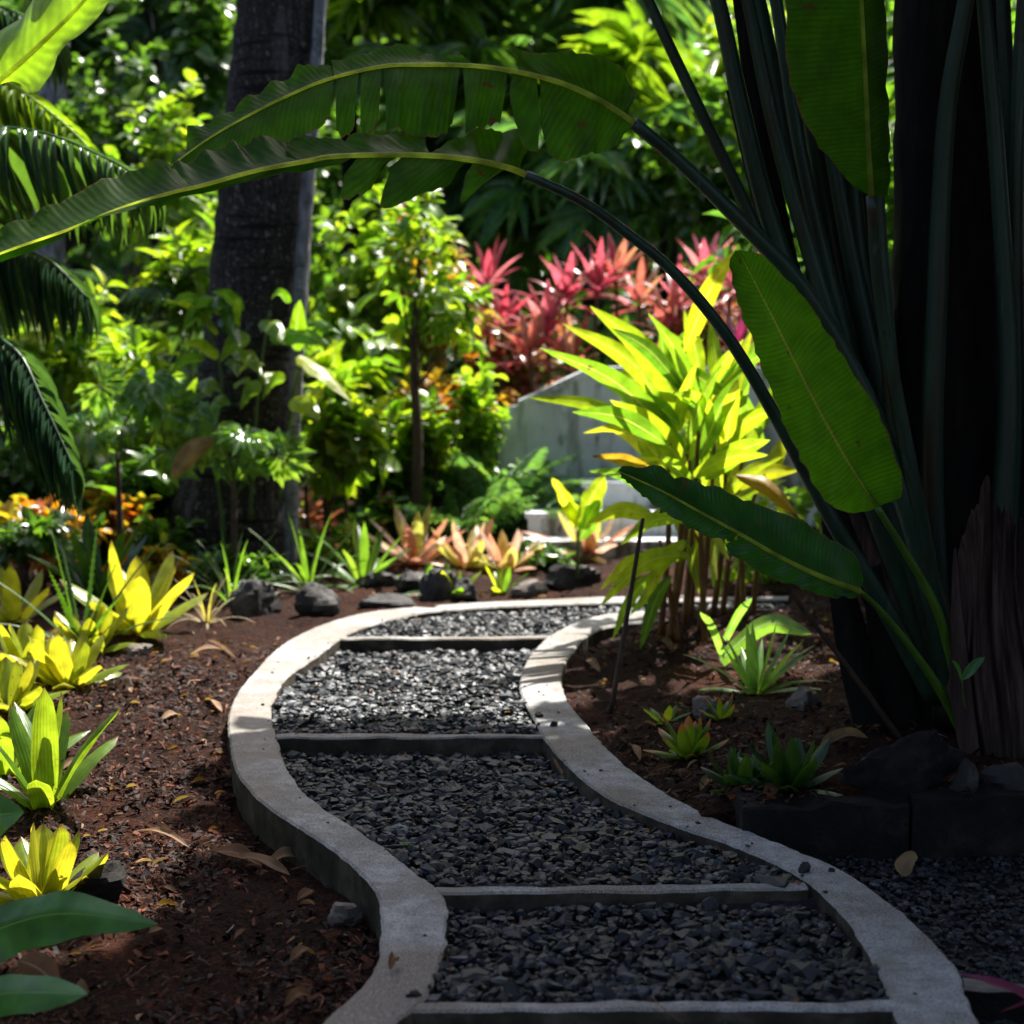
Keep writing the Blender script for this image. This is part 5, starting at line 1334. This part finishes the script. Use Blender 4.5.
# dark tree-fern behind, left of the trunk
tf = thing('tree_fern', at(120, 480, 12.5), 'dark tree fern with drooping fronds in the shade left of the big trunk', 'tree fern')
b = at(130, 330, 12.5)
mb = MB(); tube(mb, resample([np.array([b[0], b[1], 0.0]), b], 6), (0.08, 0.07), 8, wob=.05); mb.build('trunk', M['blackbark'], tf)
for i in range(10):
    m1 = MB(); frond(m1, b, i * 0.628 + rng.normal(0, .1), rng.uniform(0.4, 1.0), rng.uniform(1.0, 1.4), rng.uniform(1.0, 1.6), 34, 0.24, 0.03, 0.01)
    m1.build('frond', M['palmdark'], tf)

# ------------------------------------------------------------------ fan palms in the background
def fan(mb, c, axis, nrm, R, nseg=22, span=2.5):
    axis = norm(axis); nrm = norm(nrm - axis * np.dot(nrm, axis)); sd = np.cross(axis, nrm)
    ang = np.linspace(-span, span, nseg)
    d = np.cos(ang)[:, None] * axis + np.sin(ang)[:, None] * sd + nrm * 0.12 * rng.standard_normal((nseg, 1))
    tml = FANT
    scatter(mb, tml, np.repeat(c[None], nseg, 0), d, np.repeat(nrm[None], nseg, 0) + 0.2 * rng.standard_normal((nseg, 3)), R * rng.uniform(.88, 1.06, nseg) * (1 - 0.12 * np.abs(ang) / span), 0.13, rng.random(nseg))
FANT = template('lance', 7, 0.4, 0.28, 0.02)
def fan_palm(label, Y, px, py, n, R, mat, hgt=None, sp_=0.9, group='fan palms in the background'):
    c = at(px, py, Y)
    b = np.array([c[0], c[1], gz(c[0], c[1])])
    root = thing('fan_palm', b, label, 'palm', group)
    mb = MB(); tube(mb, resample([b - np.array([0, 0, .1]), (b + c) / 2 + np.array([.05, 0, 0]), c], 10), (0.12, 0.09), 10, wob=.04); mb.build('trunk', M['blackbark'], root)
    for i in range(n):
        az = i * 2.4 + rng.normal(0, .2); el = rng.uniform(-0.5, 1.1)
        d = np.array([math.cos(az) * math.cos(el), math.sin(az) * math.cos(el), math.sin(el)])
        e = c + d * sp_ * rng.uniform(.7, 1.1)
        m1 = MB(); tube(m1, resample([c, (c + e) / 2 + np.array([0, 0, .06]), e], 6), (0.012, 0.008), 5, 0.8)
        fan(m1, e, d + np.array([0, 0, -0.35]), np.array([0, 0, 1.0]) + d * 0.5 + np.array([0, -0.3, 0]), R * rng.uniform(.85, 1.1))
        m1.build('frond', M[mat], root)
fan_palm('dark blue-green fan palm behind the pink cordylines', 16.0, 590, 195, 18, 0.75, 'bluegreen')
fan_palm('shaded fan palm behind the torn arching leaves', 17.0, 505, 195, 16, 0.75, 'palmdark')
fan_palm('large dark fan palm at the top centre', 19.0, 590, 30, 20, 1.0, 'bluegreen', sp_=1.2)
fan_palm('fan palm with yellowing backlit fronds right of the torn leaf', 16.5, 665, 130, 14, 0.8, 'palmyellow')
fan_palm('fan palm with pale upright fronds above the upper torn leaf', 17.5, 440, 60, 16, 0.85, 'midgreen', sp_=1.0)
fan_palm('fan palm half hidden behind the top of the big trunk', 18.0, 345, 20, 14, 0.85, 'palmyellow', sp_=1.0)
fan_palm('dark fan palm at the top left behind the grey trunk', 19.0, 150, 10, 16, 1.0, 'palmdark', sp_=1.1)

# ------------------------------------------------------------------ background trees
def tree(label, Y, px, top, bot, hw, ntip, mat, size=0.26, group='trees closing the background', tm=None, per=9, trad=0.16):
    C = at(px, (top + bot) / 2, Y); R = np.array([hw / F * Y, hw / F * Y * 0.8, (bot - top) / 2 / F * Y])
    b = np.array([C[0], C[1], gz(C[0], C[1])])
    root = thing('tree', b, label, 'tree', group)
    mb = MB(); tips = crown(mb, C, R, ntip, per, size, 0.55, T_OVAL if tm is None else tm, clump=0.55)
    mb.build('crown', M[mat], root)
    mb = MB(); tube(mb, resample([b - np.array([0, 0, .2]), (b + C) / 2 + np.array([.15, 0, 0]), C + np.array([0, 0, R[2] * .4])], 12), (trad, trad * .8, trad * .3), 10, wob=.04)
    mb.build('trunk', M['bark'], root)
    stems_to(root, (b + C) / 2 + np.array([.12, 0, 0]), tips, C, 5, trad * .3, 'bark', 'branch', 2)
tree('dark leafy tree filling the far upper left corner', 21, 60, -50, 330, 170, 330, 'deepgreen')
tree('dark tree far behind the big leaning trunk', 22, 250, -50, 320, 170, 330, 'deepgreen')
tree('dark tree far behind the upper torn leaf', 23, 450, -50, 300, 170, 330, 'deepgreen')
tree('dark tree far behind the fan palms right of centre', 23, 640, -50, 300, 160, 330, 'deepgreen')
tree('dark tree far behind the tall palm stalks', 21, 830, -50, 330, 170, 330, 'deepgreen')
tree('dark tree at the far right behind the black palm trunk', 20, 1020, -140, 400, 170, 330, 'deepgreen')
tree('dense dark bush tree just behind the black palm trunk', 9.5, 1010, -40, 560, 190, 420, 'deepgreen', 0.2)

def far_foliage():
    m = 15000
    X = rng.uniform(-14, 14, m); Y = rng.uniform(25.5, 33, m)
    Z = bed_z(X, Y) + rng.uniform(0, 3.2, m)
    X2 = rng.uniform(-7, 9, 6000); Y2 = rng.uniform(13.5, 20, 6000); Z2 = bed_z(X2, Y2) + rng.uniform(0.0, 1.5, 6000)
    P = np.stack([np.concatenate([X, X2]), np.concatenate([Y, Y2]), np.concatenate([Z, Z2])], 1); m = len(P)
    d = rng.standard_normal((m, 3)) * np.array([1, 1, .5]) + np.array([0, -.3, -.2]); nr = np.stack([rng.normal(0, .4, m), rng.normal(-.3, .4, m), np.ones(m)], 1)
    mb = MB(); scatter(mb, T_OVAL, P, d, nr, np.where(np.arange(m) < 15000, rng.uniform(.3, .6, m), rng.uniform(.14, .28, m)), 0.55, rng.random(m))
    tag(mb.build('undergrowth', M['deepgreen']), 'dark undergrowth filling the gaps far behind the shrubs', 'undergrowth', kind='stuff')
far_foliage()

# ------------------------------------------------------------------ unseen trees around the view, placed to shade the near path
def canopy_tree(base, pts, label, size=0.34):
    root = thing('shade_tree', base, label, 'tree', 'shade trees around the path')
    P = np.array(pts); m = len(P)
    mb = MB(); per = 5; k = np.repeat(np.arange(m), per)
    Q = P[k] + rng.normal(0, 0.10, (m * per, 3)); d = rng.standard_normal((m * per, 3)) * np.array([1, 1, .4])
    nr = SUN[None] * 0.8 + np.array([0, 0, .4]) + rng.normal(0, .3, (m * per, 3))
    scatter(mb, T_OVAL, Q, d, nr, size * rng.uniform(.7, 1.2, m * per), 0.6, rng.random(m * per))
    mb.build('crown', M['canopy'], root)
    C = P.mean(0)
    m2 = MB(); top = base + np.array([0, 0, C[2] - 0.3]); tube(m2, resample([base - np.array([0, 0, .2]), (base + top) / 2, top], 10), (0.2, 0.13), 10, wob=.03); m2.build('trunk', M['bark'], root)
    stems_to(root, top - np.array([0, 0, .6]), P, C, 6, 0.05, 'bark', 'branch', 2)

def shade_pts(n, poly_fn, h0, h1):  # crown points run from the wanted ground shade back towards the sun
    out = []
    while len(out) < n:
        x, y = rng.uniform(-2.2, 3.2), rng.uniform(1.0, 8.0)
        if not poly_fn(x, y): continue
        h = rng.uniform(h0, h1)
        out.append((x + SUN[0] / SUN[2] * h, y + SUN[1] / SUN[2] * h, h))
    return out
def near_shade(x, y):
    edge = 5.72 + 0.05 * math.sin(x * 9)
    if x > 0.55: edge = 6.2
    if y > edge: return False
    if x < -0.72 + 0.15 * math.sin(y * 3.1): return False
    if (x - 0.52) ** 2 + (y - 4.25) ** 2 < 0.2 ** 2: return rng.random() < 0.3
    return True
canopy_tree(np.array([4.6, 9.2, 0.0]), shade_pts(900, near_shade, 3.35, 4.8), 'unseen broad shade tree right of the view, its crown over the near path')

def dark_tree(label, C, Rr, ntip, mat='deepgreen'):  # unseen trees put in as occluders to darken the near view
    C = np.array(C, float); b = np.array([C[0], C[1], gz(C[0], C[1])])
    root = thing('shade_tree', b, label, 'tree', 'shade trees around the path')
    mb = MB(); tips = crown(mb, C, np.array(Rr, float), ntip, 8, 0.42, 0.6, T_OVAL, shell=0.3); mb.build('crown', M['canopy'], root)
    m2 = MB(); tube(m2, resample([b - np.array([0, 0, .2]), (b + C) / 2 + np.array([.1, 0, 0]), C], 10), (0.18, 0.08), 10, wob=.03); m2.build('trunk', M['bark'], root)
    stems_to(root, (b + C) / 2, tips, C, 4, 0.05, 'bark', 'branch', 2)
dark_tree('unseen broad dark tree off to the right of the palm', (4.6, 5.0, 2.6), (1.5, 2.6, 2.6), 300)
dark_tree('unseen dark tree behind the viewer on the right', (2.6, -2.6, 2.8), (2.2, 1.6, 2.8), 280)
dark_tree('unseen dark tree behind the viewer on the left', (-2.4, -3.0, 2.8), (2.2, 1.6, 2.8), 280)
dark_tree('unseen dark tree off to the left of the banana plant', (-5.2, 3.6, 2.6), (1.5, 2.4, 2.6), 260)

# ------------------------------------------------------------------ fallen leaves and litter
FLL = [((415 / 2.926, 830), (190, 848), 10, 'long thin tan leaf lying across the left mulch'), ((205, 852), (262, 866), 22, 'brown curled leaf beside the outer face of the left kerb'), ((232, 858), (290, 875), 16, 'pale tan leaf lying over the brown curled leaf'), ((268, 865), (303, 858), 18, 'rust brown leaf tip right of the pale tan leaf'),
       ((103, 870), (124, 880), 12, 'small pinkish grey leaf on the left mulch right of the yellow cup bromeliad'), ((290, 962), (316, 955), 14, 'small pale leaf on the mulch near the bottom of the left kerb'), ((285, 1006), (313, 998), 14, 'tan leaf at the bottom of the left bed'), ((228, 770), (236, 782), 16, 'small tan leaf leaning on the left kerb at its widest bend'),
       ((208, 640), (236, 658), 8, 'thin pale stick-like leaf on the far left mulch'), ((190, 655), (225, 650), 9, 'narrow tan leaf on the far left mulch'), ((902, 876), (918, 858), 22, 'brown leaf standing on the dark gravel below the black block wall'), ((765, 800), (780, 790), 16, 'brown leaf beside the dark bromeliad pair'), ((820, 790 - 45), (868, 738), 16, 'dry leaf lying behind the black boulder'),
       ((555, 760), (562, 775), 12, 'small pinkish leaf on the gravel by the right kerb'), ((700, 790), (712, 783), 10, 'small brown leaf beside the right kerb'), ((630, 745), (640, 760), 10, 'small curled leaf on the mulch right of the kerb'), ((585, 660), (600, 672), 9, 'tan curled leaf on the mulch behind the S bend of the right kerb'), ((660, 640), (676, 655), 9, 'pale leaf on the mulch under the ginger canes'),
       ((95, 800), (115, 792), 10, 'small grey-brown leaf between the bromeliads on the left bed'), ((60, 770), (84, 764), 9, 'narrow brown leaf below the tall bromeliad'), ((160, 722), (182, 716), 9, 'tan leaf on the middle of the left mulch'), ((205, 700), (222, 712), 9, 'pale leaf near the sunlit left kerb'), ((390, 970), (397, 962), 10, 'small brown leaf on the near left kerb'), ((655, 990), (690, 985), 5, 'thin stick-like leaf on the near gravel')]
for (b, t, w, lab) in FLL:
    z = -0.11 if b[0] < 330 else 0.03
    g = gr(b[0], b[1], 0)
    z = gz(g[0], g[1]) + 0.012
    if 'gravel' in lab: z = -0.045 if b[0] < 850 else -0.07
    if 'near left kerb' in lab: z = 0.012
    p0, p1 = gr(*b, z), gr(*t, z)
    if 'standing' in lab: p1 = at(t[0], t[1], p0[1])
    n = 12
    mid = (p0 + p1) / 2 + np.array([0, 0, 0.02])
    sp = resample([p0, mid, p1], n)
    side = np.cross(norm(p1 - p0), np.array([rng.normal(0, .3), -0.5, 1.0]))
    W = w / F * p0[1] / 2 * 0.95
    m1 = MB(); ribbon(m1, sp, side, prof('oval', n, W), rng.uniform(0.2, 0.6), 2, rng.random(), 0.2, 1.5, cup=rng.uniform(0, .4))
    tag(m1.build('fallen_leaf', M['deadleaf']), lab, 'fallen leaf', 'dry leaves fallen on the beds')
for px, py, w, h, z, lab in [(540, 717, 9, 6, 0.0, 'tiny dark pebble on the right kerb above the sunlit step bar'), (554, 727, 9, 7, 0.0, 'second tiny pebble on the right kerb, nearer its outer edge'), (805, 873, 13, 11, 0.0, 'dark pebble on the right kerb where the near step bar meets it'), (416, 997, 14, 6, 0.0, 'flat dark pebble on the left kerb at the bottom step bar'), (832, 872, 6, 5, 0.0, 'tiny black pebble in the middle of the right kerb'), (690, 972, 34, 10, -0.05, 'large flat purplish stone lying in the nearest gravel')]:
    rock(px, py, w, h, lab, 'rock', px, 0.8, z=z, name='pebble')
for px, py, lab in [(803, 893, 'small green weed at the right end of the near step bar'), (406, 850, 'tiny green weed in the gravel near the left kerb'), (486, 884, 'tiny green weed in the gravel against the near step bar')]:
    q = gr(px, py, -0.03); rw = thing('weed', q, lab, 'weed', 'weeds in the gravel'); m1 = MB()
    k = 7 if px == 803 else 3; az = rng.uniform(0, 6.28, k)
    scatter(m1, T_OVAL, np.repeat(q[None], k, 0) + rng.normal(0, .006, (k, 3)), np.stack([np.cos(az), np.sin(az), np.full(k, 1.0)], 1), np.stack([-np.cos(az), -np.sin(az), np.full(k, 1.0)], 1), 0.022, 0.6, rng.random(k))
    m1.build('leaves', M['bromgreen'], rw)
def litter():
    m = 1000
    gx, gy = rng.uniform(-1.2, 1.2, 260), rng.uniform(3.1, 8.4, 260); okg = inside(PATH_IN, gx, gy); gx, gy = gx[okg], gy[okg]; mg = len(gx)
    azg = rng.uniform(0, 6.28, mg); mb = MB()
    scatter(mb, T_OVAL, np.stack([gx, gy, gravel_z(gy) + 0.012], 1), np.stack([np.cos(azg), np.sin(azg), rng.normal(0, .2, mg)], 1), np.stack([rng.normal(0, .5, mg), rng.normal(0, .5, mg), np.ones(mg)], 1), rng.uniform(.012, .034, mg), rng.uniform(.2, .5, mg), rng.random(mg) * 0.7)
    tag(mb.build('leaf_litter', M['deadleaf']), 'small brown leaf scraps scattered on the gravel', 'leaf litter', kind='stuff')
    mb = MB()
    for q in range(150):
        x, y = (rng.uniform(-2.3, -0.4), rng.uniform(3.2, 7.8)) if q < 80 else ((rng.uniform(0.1, 1.9), rng.uniform(4.8, 8.0)) if q < 125 else (rng.uniform(-.6, .6), rng.uniform(3.3, 7.5)))
        z = float(gravel_z(np.array([y]))[0]) + 0.012 if inside(PATH_IN, np.array([x]), np.array([y]))[0] else gz(x, y) + 0.01
        a = rng.uniform(0, 6.28); l = rng.uniform(.03, .16)
        tube(mb, resample([(x, y, z), (x + math.cos(a) * l * .5, y + math.sin(a) * l * .5, z + .008 + rng.normal(0, .006)), (x + math.cos(a + .3) * l, y + math.sin(a + .3) * l, z + .002)], 5), (rng.uniform(.0012, .0028), .001), 5, rng.uniform(.6, 1))
    tag(mb.build('twig_litter', M['chips']), 'thin dry twigs scattered on the beds and the gravel', 'twigs', kind='stuff')
    X = np.concatenate([rng.uniform(-2.4, -0.5, 520), rng.uniform(0.1, 2.0, 380), rng.uniform(-2.5, 2.5, 100)]); Y = np.concatenate([rng.uniform(3.2, 7.8, 520), rng.uniform(4.8, 8.2, 380), rng.uniform(8.6, 10.5, 100)])
    ok = ~inside(np.vstack([lo, ro[::-1]]), X, Y); X, Y = X[ok], Y[ok]; m = len(X)
    az = rng.uniform(0, 6.28, m); d = np.stack([np.cos(az), np.sin(az), rng.normal(0.15, .2, m)], 1); nr = np.stack([rng.normal(0, .6, m), rng.normal(0, .6, m), np.ones(m)], 1)
    mb = MB(); scatter(mb, T_OVAL, np.stack([X, Y, bed_z(X, Y) + 0.012], 1), d, nr, 0.012 + 0.06 * rng.random(m) ** 2, rng.uniform(.2, .5, m), rng.random(m))
    tag(mb.build('leaf_litter', M['deadleaf']), 'scraps of dry leaf scattered over the mulch', 'leaf litter', kind='stuff')
litter()

# ------------------------------------------------------------------ light, camera, render
w = bpy.data.worlds.new('World'); SC.world = w; w.use_nodes = True
nt = w.node_tree; nt.nodes.clear()
sky = nt.nodes.new('ShaderNodeTexSky'); sky.sky_type = 'NISHITA'; sky.sun_disc = False
sky.sun_elevation = SUN_EL; sky.sun_rotation = SUN_AZ; sky.air_density = 0.7; sky.dust_density = 3.0; sky.ozone_density = 0.4
bg = nt.nodes.new('ShaderNodeBackground'); bg.inputs[1].default_value = 0.10
wo = nt.nodes.new('ShaderNodeOutputWorld')
nt.links.new(sky.outputs[0], bg.inputs[0]); nt.links.new(bg.outputs[0], wo.inputs[0])

sl = bpy.data.lights.new('sun', 'SUN'); sl.energy = 5.0; sl.angle = math.radians(0.53); sl.color = (1.0, 0.965, 0.9)
so = bpy.data.objects.new('sun', sl); COL.objects.link(so)
so.rotation_euler = Vector(SUN).to_track_quat('Z', 'Y').to_euler()
so.location = (3, 10, 12)

cam = bpy.data.cameras.new('camera'); co = bpy.data.objects.new('camera', cam); COL.objects.link(co)
co.location = (0, 0, H); co.rotation_euler = (PI / 2 - PITCH, 0, 0)
cam.sensor_width = 36; cam.lens = F / 1024 * 36; cam.clip_end = 300; cam.clip_start = 0.05
cam.dof.use_dof = True; cam.dof.focus_distance = 4.75; cam.dof.aperture_fstop = 2.6
SC.camera = co
SC.view_settings.view_transform = 'Standard'; SC.view_settings.look = 'None'
SC.view_settings.exposure = 1.42; SC.view_settings.gamma = 1.0
SC.render.resolution_x = SC.render.resolution_y = 1024
SC.cycles.use_denoising = True
SC.cycles.max_bounces = 8; SC.cycles.transmission_bounces = 6; SC.cycles.diffuse_bounces = 4; SC.cycles.glossy_bounces = 3
SC.cycles.sample_clamp_indirect = 6.0
